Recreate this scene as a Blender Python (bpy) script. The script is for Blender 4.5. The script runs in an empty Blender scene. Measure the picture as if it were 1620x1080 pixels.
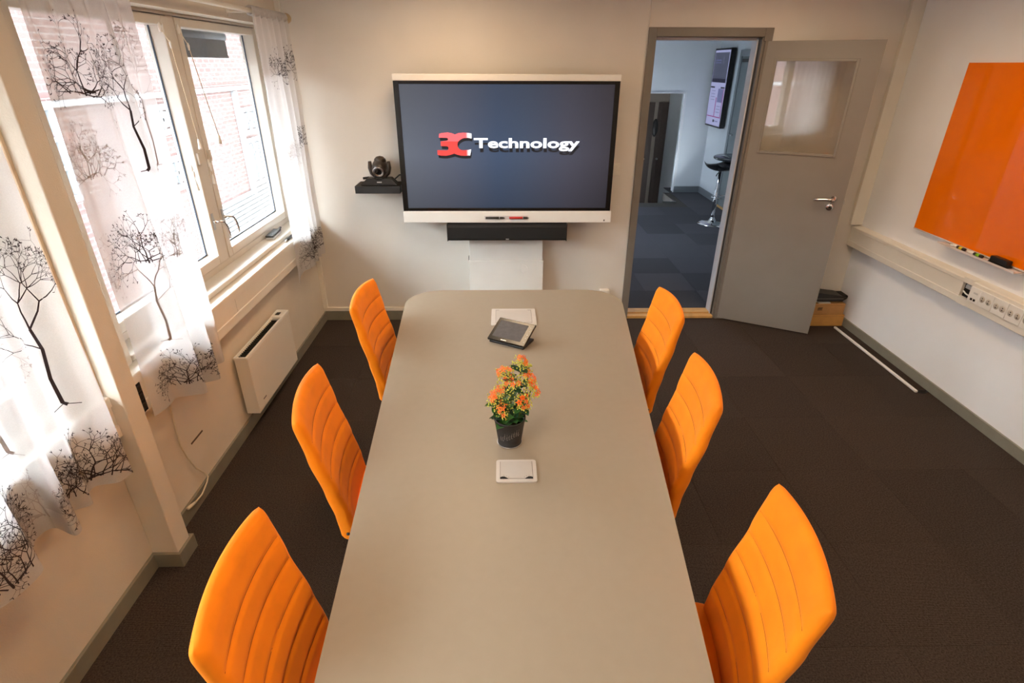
import bpy, bmesh, math, random
from mathutils import Vector, Matrix
from math import sin, cos, pi, radians, sqrt, exp

scene = bpy.context.scene
COL = scene.collection

# ------------------------------------------------------------------ camera
cam_d = bpy.data.cameras.new('camera'); cam = bpy.data.objects.new('camera', cam_d); COL.objects.link(cam)
F, PITCH, YAW, ROLL = 870.606, .4662295, .01811247, .00337822
cp, sp, cy, sy = cos(PITCH), sin(PITCH), cos(YAW), sin(YAW)
fw = Vector((sy*cp, cy*cp, -sp)); rt = Vector((cy, -sy, 0)); up = rt.cross(fw)
r2 = rt*cos(ROLL) + up*sin(ROLL); u2 = up*cos(ROLL) - rt*sin(ROLL)
M = Matrix((r2, u2, -fw)).transposed().to_4x4(); M.translation = (0, 0, 1.95)
cam.matrix_world = M
cam_d.sensor_width = 36; cam_d.sensor_fit = 'HORIZONTAL'; cam_d.lens = F*36/1620
cam_d.clip_start = .02; cam_d.clip_end = 200
scene.camera = cam

# ------------------------------------------------------------------ sky and exposure
world = bpy.data.worlds.new('overcast_sky'); scene.world = world; world.use_nodes = True
bg = world.node_tree.nodes['Background']
bg.inputs[0].default_value = (.87, .94, 1.0, 1); bg.inputs[1].default_value = 17.5
vs = scene.view_settings
vs.view_transform = 'Standard'; vs.look = 'None'; vs.gamma = 1; vs.use_curve_mapping = False
vs.exposure = 1.0
LAMP_STRENGTH = 8.5
LAMP_COLOR = (1.0, .72, .45)
HALL_FILL_STRENGTH = 2.9

# ------------------------------------------------------------------ helpers
W = {}
def lin(c):
    c = c/255
    return c/12.92 if c <= .04045 else ((c+.055)/1.055)**2.4
def rgb(r, g, b): return (lin(r), lin(g), lin(b), 1)

def link(o, parent=None):
    COL.objects.link(o)
    if parent is not None:
        o.parent = parent
        o.matrix_parent_inverse = W.get(parent.name, Matrix()).inverted()
    W[o.name] = Matrix()
    return o
def tag(o, label=None, cat=None, group=None, kind=None):
    if label: o['label'] = label
    if cat: o['category'] = cat
    if group: o['group'] = group
    if kind: o['kind'] = kind
    return o
def empty(name, loc=(0, 0, 0)):
    o = bpy.data.objects.new(name, None); o.empty_display_size = .05
    COL.objects.link(o); o.location = loc; W[o.name] = Matrix.Translation(loc)
    return o
def mesh_obj(name, verts, faces, mat, parent=None, smooth=False):
    me = bpy.data.meshes.new(name); me.from_pydata([tuple(v) for v in verts], [], faces)
    me.validate(); me.materials.append(mat)
    if smooth: me.polygons.foreach_set('use_smooth', [True]*len(me.polygons))
    return link(bpy.data.objects.new(name, me), parent)
def bm_obj(name, bm, mat, parent=None, smooth=False):
    bmesh.ops.recalc_face_normals(bm, faces=bm.faces)
    me = bpy.data.meshes.new(name); bm.to_mesh(me); bm.free(); me.materials.append(mat)
    if smooth: me.polygons.foreach_set('use_smooth', [True]*len(me.polygons))
    return link(bpy.data.objects.new(name, me), parent)
def add_box(bm, x0, x1, y0, y1, z0, z1, bev=0, seg=2):
    t = bmesh.new()
    bmesh.ops.create_cube(t, size=1)
    for v in t.verts:
        v.co = Vector(((x0+x1)/2+v.co.x*(x1-x0), (y0+y1)/2+v.co.y*(y1-y0), (z0+z1)/2+v.co.z*(z1-z0)))
    if bev: bmesh.ops.bevel(t, geom=t.edges[:], offset=bev, segments=seg, affect='EDGES', profile=.5)
    merge(bm, t)
def merge(bm, t, mtx=None):
    vm = {}
    for v in t.verts: vm[v] = bm.verts.new(mtx @ v.co if mtx else v.co)
    for f in t.faces:
        try: bm.faces.new([vm[v] for v in f.verts])
        except ValueError: pass
    t.free()
def box(name, x0, x1, y0, y1, z0, z1, mat, parent=None, bev=0, seg=2):
    bm = bmesh.new(); add_box(bm, x0, x1, y0, y1, z0, z1, bev, seg)
    return bm_obj(name, bm, mat, parent)
def boxes(name, lst, mat, parent=None, bev=0):
    bm = bmesh.new()
    for b in lst: add_box(bm, *b, bev=bev)
    return bm_obj(name, bm, mat, parent)
def add_tube(bm, pts, rad, seg=10, cap=True):
    pts = [Vector(p) for p in pts]; n = len(pts)
    rads = rad if isinstance(rad, (list, tuple)) else [rad]*n
    d0 = (pts[1]-pts[0]).normalized()
    nrm = d0.orthogonal().normalized(); rings = []
    for i, p in enumerate(pts):
        d = (pts[min(i+1, n-1)]-pts[max(i-1, 0)]).normalized()
        nrm = (nrm - d*nrm.dot(d)).normalized(); b = d.cross(nrm)
        rings.append([bm.verts.new(p+(nrm*cos(2*pi*k/seg)+b*sin(2*pi*k/seg))*rads[i]) for k in range(seg)])
    for a, c in zip(rings, rings[1:]):
        for k in range(seg): bm.faces.new((a[k], a[(k+1) % seg], c[(k+1) % seg], c[k]))
    if cap:
        bm.faces.new(rings[0][::-1]); bm.faces.new(rings[-1])
def tube(name, pts, rad, mat, parent=None, seg=10, smooth=True):
    bm = bmesh.new(); add_tube(bm, pts, rad, seg); return bm_obj(name, bm, mat, parent, smooth)
def add_lathe(bm, prof, seg=32, c=(0, 0, 0), axis='z', caps=True):
    def P(r, h, a):
        if axis == 'z': return Vector((c[0]+r*cos(a), c[1]+r*sin(a), c[2]+h))
        if axis == 'x': return Vector((c[0]+h, c[1]+r*cos(a), c[2]+r*sin(a)))
        return Vector((c[0]+r*cos(a), c[1]+h, c[2]+r*sin(a)))
    rings = [[bm.verts.new(P(r, h, 2*pi*k/seg)) for k in range(seg)] for r, h in prof]
    for a, b in zip(rings, rings[1:]):
        for k in range(seg): bm.faces.new((a[k], a[(k+1) % seg], b[(k+1) % seg], b[k]))
    if caps:
        if prof[0][0] > 1e-6: bm.faces.new(rings[0][::-1])
        if prof[-1][0] > 1e-6: bm.faces.new(rings[-1])
def lathe(name, prof, mat, parent=None, seg=32, c=(0, 0, 0), axis='z', smooth=True):
    bm = bmesh.new(); add_lathe(bm, prof, seg, c, axis); return bm_obj(name, bm, mat, parent, smooth)
def prism(name, pts2, a0, a1, mat, parent=None, axis='z', bev=0):
    """extrude a 2-D outline; axis z: (x,y), y: (x,z), x: (y,z)"""
    def P(p, h):
        return {'z': (p[0], p[1], h), 'y': (p[0], h, p[1]), 'x': (h, p[0], p[1])}[axis]
    bm = bmesh.new()
    a = [bm.verts.new(P(p, a0)) for p in pts2]; b = [bm.verts.new(P(p, a1)) for p in pts2]
    n = len(pts2)
    fa = bm.faces.new(a[::-1]); fb = bm.faces.new(b)
    for i in range(n): bm.faces.new((a[i], a[(i+1) % n], b[(i+1) % n], b[i]))
    if bev:
        ed = list(set(fa.edges[:]+fb.edges[:]))
        bmesh.ops.bevel(bm, geom=ed, offset=bev, segments=2, affect='EDGES', profile=.5)
    return bm_obj(name, bm, mat, parent)
def rrect(x0, x1, y0, y1, r, n=6):
    out = []
    for cx, cy_, a0 in ((x1-r, y1-r, 0), (x0+r, y1-r, 90), (x0+r, y0+r, 180), (x1-r, y0+r, 270)):
        for k in range(n+1):
            a = radians(a0+90*k/n); out.append((cx+r*cos(a), cy_+r*sin(a)))
    return out
def copy_tree(o, parent=None):
    c = o.copy(); COL.objects.link(c)
    if parent is not None: c.parent = parent
    for ch in list(o.children): copy_tree(ch, c)
    return c

# ------------------------------------------------------------------ materials
MATS = {}
def mat(name, col, rough=.6, metal=0, spec=.5, noise=0, nscale=40, bump=0, bscale=200, coat=0, sheen=0):
    if name in MATS: return MATS[name]
    m = bpy.data.materials.new(name); m.use_nodes = True; nt = m.node_tree
    b = nt.nodes['Principled BSDF']
    b.inputs['Base Color'].default_value = col
    b.inputs['Roughness'].default_value = rough; b.inputs['Metallic'].default_value = metal
    b.inputs['Specular IOR Level'].default_value = spec
    b.inputs['Coat Weight'].default_value = coat; b.inputs['Coat Roughness'].default_value = .05
    if sheen: b.inputs['Sheen Weight'].default_value = sheen
    tc = nt.nodes.new('ShaderNodeTexCoord')
    if noise:
        n = nt.nodes.new('ShaderNodeTexNoise'); n.inputs['Scale'].default_value = nscale; n.inputs['Detail'].default_value = 5
        mr = nt.nodes.new('ShaderNodeMapRange'); mr.inputs[1].default_value = .3; mr.inputs[2].default_value = .7
        mr.inputs[3].default_value = 1-noise; mr.inputs[4].default_value = 1+noise
        mx = nt.nodes.new('ShaderNodeMix'); mx.data_type = 'RGBA'; mx.blend_type = 'MULTIPLY'
        mx.inputs[0].default_value = 1; mx.inputs[6].default_value = col
        nt.links.new(tc.outputs['Object'], n.inputs['Vector']); nt.links.new(n.outputs[0], mr.inputs[0])
        nt.links.new(mr.outputs[0], mx.inputs[7]); nt.links.new(mx.outputs[2], b.inputs['Base Color'])
    if bump:
        n2 = nt.nodes.new('ShaderNodeTexNoise'); n2.inputs['Scale'].default_value = bscale; n2.inputs['Detail'].default_value = 3
        bp = nt.nodes.new('ShaderNodeBump'); bp.inputs['Strength'].default_value = bump; bp.inputs['Distance'].default_value = .002
        nt.links.new(tc.outputs['Object'], n2.inputs['Vector']); nt.links.new(n2.outputs[0], bp.inputs['Height'])
        nt.links.new(bp.outputs[0], b.inputs['Normal'])
    MATS[name] = m; return m
def emis(name, col, strength, base=(0, 0, 0, 1), rough=.4):
    m = mat(name, base, rough); b = m.node_tree.nodes['Principled BSDF']
    b.inputs['Emission Color'].default_value = col; b.inputs['Emission Strength'].default_value = strength
    return m

m_wall = mat('painted_wall', rgb(226, 219, 209), .75, noise=.025, nscale=3, bump=.12, bscale=350)
m_wallR = mat('painted_wall_white', rgb(246, 247, 249), .7, noise=.02, nscale=3, bump=.1, bscale=350)
m_wallL = mat('painted_wall_textured', rgb(222, 212, 196), .75, noise=.03, nscale=4, bump=.35, bscale=220)
m_ceil = mat('ceiling_white', rgb(240, 238, 232), .85, noise=.02, nscale=5)
m_white = mat('white_paint', rgb(238, 236, 230), .45, noise=.015, nscale=8)
m_frame = mat('window_frame_paint', rgb(214, 207, 196), .4, noise=.02, nscale=10)
m_trunk = mat('cream_plastic', rgb(234, 228, 216), .42, noise=.015, nscale=12)
m_grey = mat('grey_door_paint', rgb(140, 134, 127), .5, noise=.03, nscale=6, bump=.05, bscale=300)
m_fgrey = mat('grey_frame_paint', rgb(122, 115, 106), .45, noise=.05, nscale=9)
m_base = mat('grey_baseboard_paint', rgb(134, 130, 116), .45, noise=.06, nscale=14)
m_wood = mat('pine_threshold', rgb(205, 160, 95), .45, noise=.12, nscale=18)
m_table = mat('taupe_laminate', rgb(151, 139, 123), .42, spec=.4, noise=.015, nscale=30, bump=.02, bscale=500)
m_edge = mat('dark_edge_band', rgb(70, 60, 62), .5, noise=.03)
m_steel = mat('brushed_steel', rgb(190, 190, 190), .3, 1, noise=.03)
m_chrome = mat('chrome', rgb(225, 225, 228), .08, 1, noise=.01)
m_black = mat('black_plastic', rgb(26, 25, 25), .4, noise=.1, nscale=60)
m_blackm = mat('black_matte_fabric', rgb(20, 19, 19), .8, noise=.25, nscale=300, bump=.3, bscale=700)
m_hole = mat('dark_void', rgb(10, 9, 9), .9, noise=.05)
m_lens = mat('lens_glass', rgb(12, 14, 22), .05, coat=1, noise=.05)
m_heater = mat('heater_enamel', rgb(232, 226, 214), .4, noise=.012, nscale=6)
m_orange = mat('orange_velour', rgb(255, 140, 6), .72, spec=.25, noise=.07, nscale=14, bump=.12, bscale=900, sheen=.06)
m_seam = mat('orange_seam_thread', rgb(150, 62, 4), .9, noise=.1, nscale=200)
m_card = mat('cardboard', rgb(186, 138, 82), .8, noise=.06, nscale=25)
m_card2 = mat('pine_box_board', rgb(205, 152, 80), .65, noise=.08, nscale=16)
m_label = mat('pale_label', rgb(205, 205, 200), .6, noise=.03)
m_print = mat('dark_print', rgb(60, 48, 36), .8, noise=.05)
m_orboard = mat('orange_back_painted_glass', rgb(255, 124, 0), .03, spec=.5, noise=.01, nscale=2, coat=.4)
m_acryl = mat('clear_acrylic', rgb(225, 215, 210), .1, noise=.01)
m_pot = mat('dark_zinc', rgb(46, 43, 41), .55, .25, noise=.25, nscale=45)
m_soil = mat('soil', rgb(40, 30, 22), .95, noise=.3, nscale=120)
m_leaf = mat('kalanchoe_leaf', rgb(58, 108, 52), .35, noise=.25, nscale=25)
m_leafd = mat('kalanchoe_leaf_dark', rgb(36, 80, 52), .35, noise=.2, nscale=25)
m_petal = mat('orange_petal', rgb(248, 128, 52), .6, noise=.12, nscale=60)
m_petal2 = mat('deep_orange_petal', rgb(250, 110, 12), .6, noise=.12, nscale=60)
m_bud = mat('yellow_green_bud', rgb(205, 205, 92), .6, noise=.15, nscale=80)
m_stem = mat('green_stem', rgb(110, 130, 60), .6, noise=.1)
m_chalk = mat('chalk_scratches', rgb(150, 142, 132), .8, noise=.2)
m_cable = mat('white_cable', rgb(222, 210, 186), .5, noise=.03)
m_red = mat('red_pen_plastic', rgb(196, 40, 34), .4, noise=.04)
m_hallw = mat('hall_wall_paint', rgb(206, 212, 218), .75, noise=.02, nscale=4)
m_halld = mat('hall_door_paint', rgb(112, 122, 126), .5, noise=.03, nscale=6)
m_ddoor = mat('dark_brown_door', rgb(58, 44, 36), .5, noise=.1, nscale=12)
m_silver = mat('silver_badge', rgb(205, 205, 205), .3, .6, noise=.02)
m_tabscr = mat('grey_glass_screen', rgb(80, 78, 80), .5, spec=.25, noise=.12, nscale=60)
m_blindbox = mat('grey_screen_fabric', rgb(96, 104, 116), .7, noise=.12, nscale=50)
m_branch = mat('curtain_print_dark', rgb(52, 42, 46), .9, noise=.1, nscale=40)
m_branch2 = mat('curtain_print_faint', rgb(168, 160, 158), .9, noise=.1, nscale=40)

# window glass: clear pane with Fresnel mirror
def glass_mat(name, tint=(1, 1, 1, 1), extra=0.0, rough=0.0):
    m = bpy.data.materials.new(name); m.use_nodes = True; nt = m.node_tree; nt.nodes.clear()
    out = nt.nodes.new('ShaderNodeOutputMaterial'); mix = nt.nodes.new('ShaderNodeMixShader')
    tr = nt.nodes.new('ShaderNodeBsdfTransparent'); gl = nt.nodes.new('ShaderNodeBsdfGlossy')
    tr.inputs[0].default_value = tint; gl.inputs['Roughness'].default_value = rough
    fr = nt.nodes.new('ShaderNodeFresnel'); fr.inputs[0].default_value = 1.52
    ge = nt.nodes.new('ShaderNodeNewGeometry'); io = nt.nodes.new('ShaderNodeMapRange')    # same reflectance on both faces of the pane
    io.inputs[3].default_value = 1.52; io.inputs[4].default_value = 1/1.52
    nt.links.new(ge.outputs['Backfacing'], io.inputs[0]); nt.links.new(io.outputs[0], fr.inputs[0])
    ad = nt.nodes.new('ShaderNodeMath'); ad.operation = 'ADD'; ad.inputs[1].default_value = extra; ad.use_clamp = True
    nt.links.new(fr.outputs[0], ad.inputs[0]); nt.links.new(ad.outputs[0], mix.inputs[0])
    nt.links.new(tr.outputs[0], mix.inputs[1]); nt.links.new(gl.outputs[0], mix.inputs[2]); nt.links.new(mix.outputs[0], out.inputs[0])
    return m
m_glass = glass_mat('window_glass', (.96, .98, .98, 1))
m_doorglass = glass_mat('door_glass', (.90, .89, .86, 1), .14, .03)

# sheer curtain cloth
def sheer(name, transp=.3):
    m = bpy.data.materials.new(name); m.use_nodes = True; nt = m.node_tree; nt.nodes.clear()
    out = nt.nodes.new('ShaderNodeOutputMaterial'); mx = nt.nodes.new('ShaderNodeMixShader'); mx2 = nt.nodes.new('ShaderNodeMixShader')
    tr = nt.nodes.new('ShaderNodeBsdfTransparent'); tl = nt.nodes.new('ShaderNodeBsdfTranslucent'); df = nt.nodes.new('ShaderNodeBsdfDiffuse')
    tl.inputs[0].default_value = rgb(212, 210, 211); df.inputs[0].default_value = rgb(236, 233, 230)
    tc = nt.nodes.new('ShaderNodeTexCoord'); n = nt.nodes.new('ShaderNodeTexNoise'); n.inputs['Scale'].default_value = 350
    mr = nt.nodes.new('ShaderNodeMapRange'); mr.inputs[3].default_value = transp-.08; mr.inputs[4].default_value = transp+.08
    nt.links.new(tc.outputs['Object'], n.inputs[0]); nt.links.new(n.outputs[0], mr.inputs[0]); nt.links.new(mr.outputs[0], mx2.inputs[0])
    mx.inputs[0].default_value = .5
    nt.links.new(df.outputs[0], mx.inputs[1]); nt.links.new(tl.outputs[0], mx.inputs[2])
    nt.links.new(mx.outputs[0], mx2.inputs[1]); nt.links.new(tr.outputs[0], mx2.inputs[2]); nt.links.new(mx2.outputs[0], out.inputs[0])
    return m
m_sheer = sheer('sheer_curtain_cloth', .26)
m_hem = sheer('curtain_hem_cloth', .08)

# carpet: fine ribs and fleck
def carpet(name, c0, c1, ribs=520, vary=.05):
    m = bpy.data.materials.new(name); m.use_nodes = True; nt = m.node_tree; b = nt.nodes['Principled BSDF']
    b.inputs['Roughness'].default_value = .95; b.inputs['Specular IOR Level'].default_value = .1
    tc = nt.nodes.new('ShaderNodeTexCoord'); oi = nt.nodes.new('ShaderNodeObjectInfo')
    n = nt.nodes.new('ShaderNodeTexNoise'); n.inputs['Scale'].default_value = 150; n.inputs['Detail'].default_value = 6; n.inputs['Roughness'].default_value = .7
    w = nt.nodes.new('ShaderNodeTexWave'); w.inputs['Scale'].default_value = ribs/6.283; w.inputs['Distortion'].default_value = 1.2
    w.inputs['Detail Scale'].default_value = 30
    n3 = nt.nodes.new('ShaderNodeTexNoise'); n3.inputs['Scale'].default_value = 5
    cr = nt.nodes.new('ShaderNodeValToRGB'); cr.color_ramp.elements[0].position = .35; cr.color_ramp.elements[1].position = .75
    cr.color_ramp.elements[0].color = c0; cr.color_ramp.elements[1].color = c1
    ma = nt.nodes.new('ShaderNodeMath'); ma.operation = 'MULTIPLY_ADD'; ma.inputs[1].default_value = .3
    mb = nt.nodes.new('ShaderNodeMath'); mb.operation = 'MULTIPLY_ADD'; mb.inputs[1].default_value = vary
    for x in (n, w): nt.links.new(tc.outputs['Object'], x.inputs['Vector'])
    nt.links.new(tc.outputs['Generated'], n3.inputs['Vector'])
    nt.links.new(w.outputs['Fac'], ma.inputs[0]); nt.links.new(n.outputs[0], ma.inputs[2])
    nt.links.new(oi.outputs['Random'], mb.inputs[0]); nt.links.new(ma.outputs[0], mb.inputs[2])
    sb = nt.nodes.new('ShaderNodeMath'); sb.operation = 'SUBTRACT'; sb.inputs[1].default_value = .10
    nt.links.new(mb.outputs[0], sb.inputs[0]); nt.links.new(sb.outputs[0], cr.inputs[0]); nt.links.new(cr.outputs[0], b.inputs['Base Color'])
    bp = nt.nodes.new('ShaderNodeBump'); bp.inputs['Strength'].default_value = .6; bp.inputs['Distance'].default_value = .003
    nt.links.new(ma.outputs[0], bp.inputs['Height']); nt.links.new(bp.outputs[0], b.inputs['Normal'])
    return m
m_carpet = carpet('dark_ribbed_carpet', rgb(24, 20, 19), rgb(86, 75, 68))
m_hcarpet = carpet('blue_grey_carpet', rgb(38, 38, 41), rgb(90, 90, 96), vary=.22)

def brick_mat():
    m = bpy.data.materials.new('far_brickwork'); m.use_nodes = True; nt = m.node_tree; b = nt.nodes['Principled BSDF']
    b.inputs['Roughness'].default_value = .9; b.inputs['Specular IOR Level'].default_value = 0
    tc = nt.nodes.new('ShaderNodeTexCoord'); mp = nt.nodes.new('ShaderNodeMapping'); mp.inputs['Rotation'].default_value = (0, radians(90), radians(90))
    br = nt.nodes.new('ShaderNodeTexBrick'); br.inputs['Scale'].default_value = 1
    br.inputs['Brick Width'].default_value = .25; br.inputs['Row Height'].default_value = .085; br.inputs['Mortar Size'].default_value = .008
    br.inputs['Color1'].default_value = rgb(70, 55, 53); br.inputs['Color2'].default_value = rgb(76, 60, 58); br.inputs['Mortar'].default_value = rgb(88, 82, 80)
    sx = nt.nodes.new('ShaderNodeSeparateXYZ'); cb = nt.nodes.new('ShaderNodeCombineXYZ')
    nt.links.new(tc.outputs['Object'], sx.inputs[0]); nt.links.new(sx.outputs[1], cb.inputs[0]); nt.links.new(sx.outputs[2], cb.inputs[1])
    nt.links.new(cb.outputs[0], br.inputs['Vector']); nt.links.new(br.outputs[0], b.inputs['Base Color'])
    return m
m_brick = brick_mat()

# ------------------------------------------------------------------ room shell
XL, XR, YB, YF, ZC = -1.51, 2.86, 4.31, -3.5, 2.5
DX0, DX1, DZ = 1.03, 1.85, 2.14          # door opening in the back wall
w1 = (-.48, 1.73); w2 = (1.99, 4.20); w3 = (-3.0, -.79); WZ0, WZ1 = .862, 2.172   # window openings

floor = tag(box('floor', XL-.02, XR+.02, YF, YB+.16, -.12, -.008, mat('screed', rgb(60, 56, 52), .9, noise=.1)), kind='structure')
# carpet tiles with alternating rib direction
tm = bpy.data.meshes.new('carpet_tile')
bmt = bmesh.new(); add_box(bmt, -.2492, .2492, -.2492, .2492, -.0078, 0); bmt.to_mesh(tm); bmt.free(); tm.materials.append(m_carpet)
nx, ny = 9, 16
for i in range(nx):
    for j in range(ny):
        x = XL+.25+i*.5; y = YB-.25-j*.5
        t = bpy.data.objects.new('carpet_tile', tm); link(t, floor)
        sx_ = 1.0
        if x+.25 > XR: sx_ = (XR-(x-.25))/.5; x = (x-.25+XR)/2
        if (i+j) % 2 and sx_ == 1.0: t.rotation_euler.z = pi/2
        t.location = (x, y, 0); t.scale.x = sx_
ceiling = tag(box('ceiling', XL-.2, XR+.02, YF, YB, ZC, ZC+.1, m_ceil), kind='structure')
wl = [(XL-.2, XL, YF, w3[0], 0, ZC), (XL-.2, XL, w3[1], w1[0], 0, ZC), (XL-.2, XL, w1[1], w2[0], 0, ZC), (XL-.2, XL, w2[1], YB, 0, ZC)]
for a, b in (w1, w2, w3): wl += [(XL-.2, XL, a, b, 0, WZ0), (XL-.2, XL, a, b, WZ1, ZC)]
tag(boxes('wall_left', wl, m_wallL), kind='structure')
tag(boxes('wall_back', [(XL-.2, DX0, YB, YB+.14, 0, ZC), (DX1, 3.5, YB, YB+.14, 0, ZC), (DX0, DX1, YB, YB+.14, DZ, ZC)], m_wall), kind='structure')
tag(box('wall_right', XR, XR+.12, YF, YB, 0, ZC, m_wallR), kind='structure')
tag(box('wall_front', XL-.2, XR+.12, YF-.1, YF, 0, ZC, m_wall), kind='structure')
# pillar between the two windows
tag(box('wall_pillar', XL, -1.40, 1.73, 1.822, 0, ZC, m_wallL, bev=.004), kind='structure')
tag(boxes('trim_1', [(-1.478, -1.458, 1.716, 1.73, .866, WZ1)], mat('tan_trim', rgb(205, 180, 150), .6, noise=.03), bev=.002), kind='structure')
# baseboards
tag(boxes('baseboard_left', [(XL, XL+.014, YF, 1.716, 0, .075), (XL, XL+.014, 1.836, YB, 0, .075),
     (XL, -1.386, 1.716, 1.73, 0, .075), (-1.40, -1.386, 1.73, 1.836, 0, .075), (XL, -1.40, 1.822, 1.836, 0, .075)], m_base, bev=.002), kind='structure')
tag(boxes('baseboard_back', [(XL+.014, DX0-.02, YB-.014, YB, 0, .082), (DX1+.02, XR-.014, YB-.014, YB, 0, .082)], m_base, bev=.002), kind='structure')
tag(box('trim_2', XL+.0, DX0-.02, YB-.016, YB, .083, .116, m_trunk, bev=.003), kind='structure')
tag(box('trim_3', XL, XL+.035, YB-.02, YB, .117, ZC, m_trunk, bev=.003), kind='structure')
tag(box('baseboard_right', XR-.014, XR, YF, YB, 0, .068, m_base, bev=.002), kind='structure')
tag(box('trim_4', 2.765, XR, YB-.032, YB, .82, ZC, m_trunk, bev=.003), kind='structure')
tag(boxes('trim_5', [(1.006, 1.0175, YB-.006, YB, 2.18, ZC)], m_wall), kind='structure')

# ------------------------------------------------------------------ windows
def make_window(name, y0, y1, seed):
    root = empty(name, (-1.66, (y0+y1)/2, WZ0)); tag(root, kind='structure')
    fx0, fx1 = -1.70, -1.615
    yc = (y0+y1)/2+.02
    SF = -1.607                                    # sash front
    boxes('window_frame', [(fx0, fx1, y0, y0+.06, WZ0, WZ1), (fx0, fx1, y1-.06, y1, WZ0, WZ1),
          (fx0, fx1, y0+.06, y1-.06, WZ1-.014, WZ1), (fx0, fx1, y0+.06, y1-.06, WZ0, .925)], m_frame, root, bev=.002)
    box('mullion', fx0, fx1+.004, yc-.0325, yc+.0325, .925, WZ1-.014, m_frame, root, bev=.003)
    box('window_sill', fx1, XL+.008, y0+.001, y1-.001, WZ0+.004, .893, m_frame, root, bev=.006, seg=3)
    for a, b, hs in ((y0+.063, yc-.0345, 1), (yc+.0345, y1-.063, 0)):
        s = .05
        sash = boxes('sash', [(fx0+.004, SF, a, a+s, .929, 2.153), (fx0+.004, SF, b-s, b, .929, 2.153),
               (fx0+.004, SF, a+s, b-s, .929, .978), (fx0+.004, SF, a+s, b-s, 2.112, 2.153)], m_frame, root, bev=.004)
        box('glass_pane', -1.684, -1.680, a+s-.003, b-s+.003, .975, 2.115, m_glass, sash)
        boxes('gasket', [(-1.678, -1.672, a+s, a+s+.006, .978, 2.112), (-1.678, -1.672, b-s-.006, b-s, .978, 2.112), (-1.678, -1.672, a+s+.006, b-s-.006, .978, .985)], mat('dark_gasket', rgb(70, 82, 100), .6, noise=.05), sash)
        # lever handle on the stile that meets the mullion
        hy = b-s/2 if hs else a+s/2
        hb = bmesh.new(); add_lathe(hb, [(.011, 0), (.011, .012), (.007, .02)], 14, (SF, hy, 1.165), 'x')
        add_tube(hb, [(SF+.012, hy, 1.165), (SF+.036, hy+.008, 1.165), (SF+.045, hy+.03, 1.155), (SF+.046, hy+.052, 1.125), (SF+.046, hy+.062, 1.085), (SF+.046, hy+.063, 1.055)], [.007, .007, .007, .0075, .007, .006], 10)
        bm_obj('handle', hb, m_chrome, sash, True)
        boxes('latch_plate', [(SF, SF+.004, hy-.011, hy+.011, 1.12, 1.21)], m_steel, sash, bev=.001)
        boxes('window_catch', [(SF, SF+.012, hy-.012, hy+.012, 1.47, 1.53)], m_frame, sash, bev=.003)
    return root
win2 = make_window('window_2', *w2, 1)
win1 = make_window('window_1', *w1, 2)
win3 = make_window('window_3', *w3, 3)
# rolled sun screen behind the top of the right-hand pane of window 2
def screen_roll(y0, y1, label):
    r = empty('sun_screen', (-1.74, (y0+y1)/2, 2.03))
    tube('roll', [(-1.77, y0, 2.10), (-1.77, y1, 2.10)], .03, m_blindbox, r, 16)
    box('fabric', -1.752, -1.748, y0+.01, y1-.01, 1.99, 2.115, m_blindbox, r)
    box('bottom_bar', -1.756, -1.744, y0+.01, y1-.01, 1.98, 1.992, m_blindbox, r, bev=.002)
    tag(r, label, 'sun screen')
screen_roll(3.24, 4.0, 'dark grey rolled sun screen outside the top of the right window pane')

# pull cords
def cord(pts, label):
    r = empty('blind_cord', pts[0])
    tube('string', pts, .0022, m_cable, r, 6)
    e = Vector(pts[-1]); lathe('tassel', [(.003, 0), (.005, -.008), (.010, -.045), (.009, -.05)], m_white, r, 12, e)
    k = Vector(pts[1]); lathe('cord_joint', [(.003, .012), (.006, 0), (.004, -.022)], m_white, r, 10, k)
    lathe('hook', [(.003, .02), (.008, 0), (.006, -.02)], m_white, r, 10, pts[0])
    tag(r, label, 'cord')
cord([(-1.585, 2.96, 2.10), (-1.57, 2.99, 2.035), (-1.57, 3.015, 1.80), (-1.57, 3.035, 1.60)], 'white pull cord hanging against the middle window post')
cord([(-1.585, 3.125, 2.10), (-1.57, 3.155, 2.03), (-1.57, 3.21, 1.80), (-1.57, 3.262, 1.60)], 'white pull cord hanging across the right window pane')
cord([(-1.585, 2.93, 1.47), (-1.58, 2.93, 1.45), (-1.58, 2.93, 1.43), (-1.58, 2.93, 1.41)], 'short white cord pull with tassel left of the window post')
cord([(-1.585, 3.115, 1.47), (-1.58, 3.115, 1.45), (-1.58, 3.115, 1.43), (-1.58, 3.115, 1.41)], 'short white cord pull with tassel right of the window post')

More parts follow.
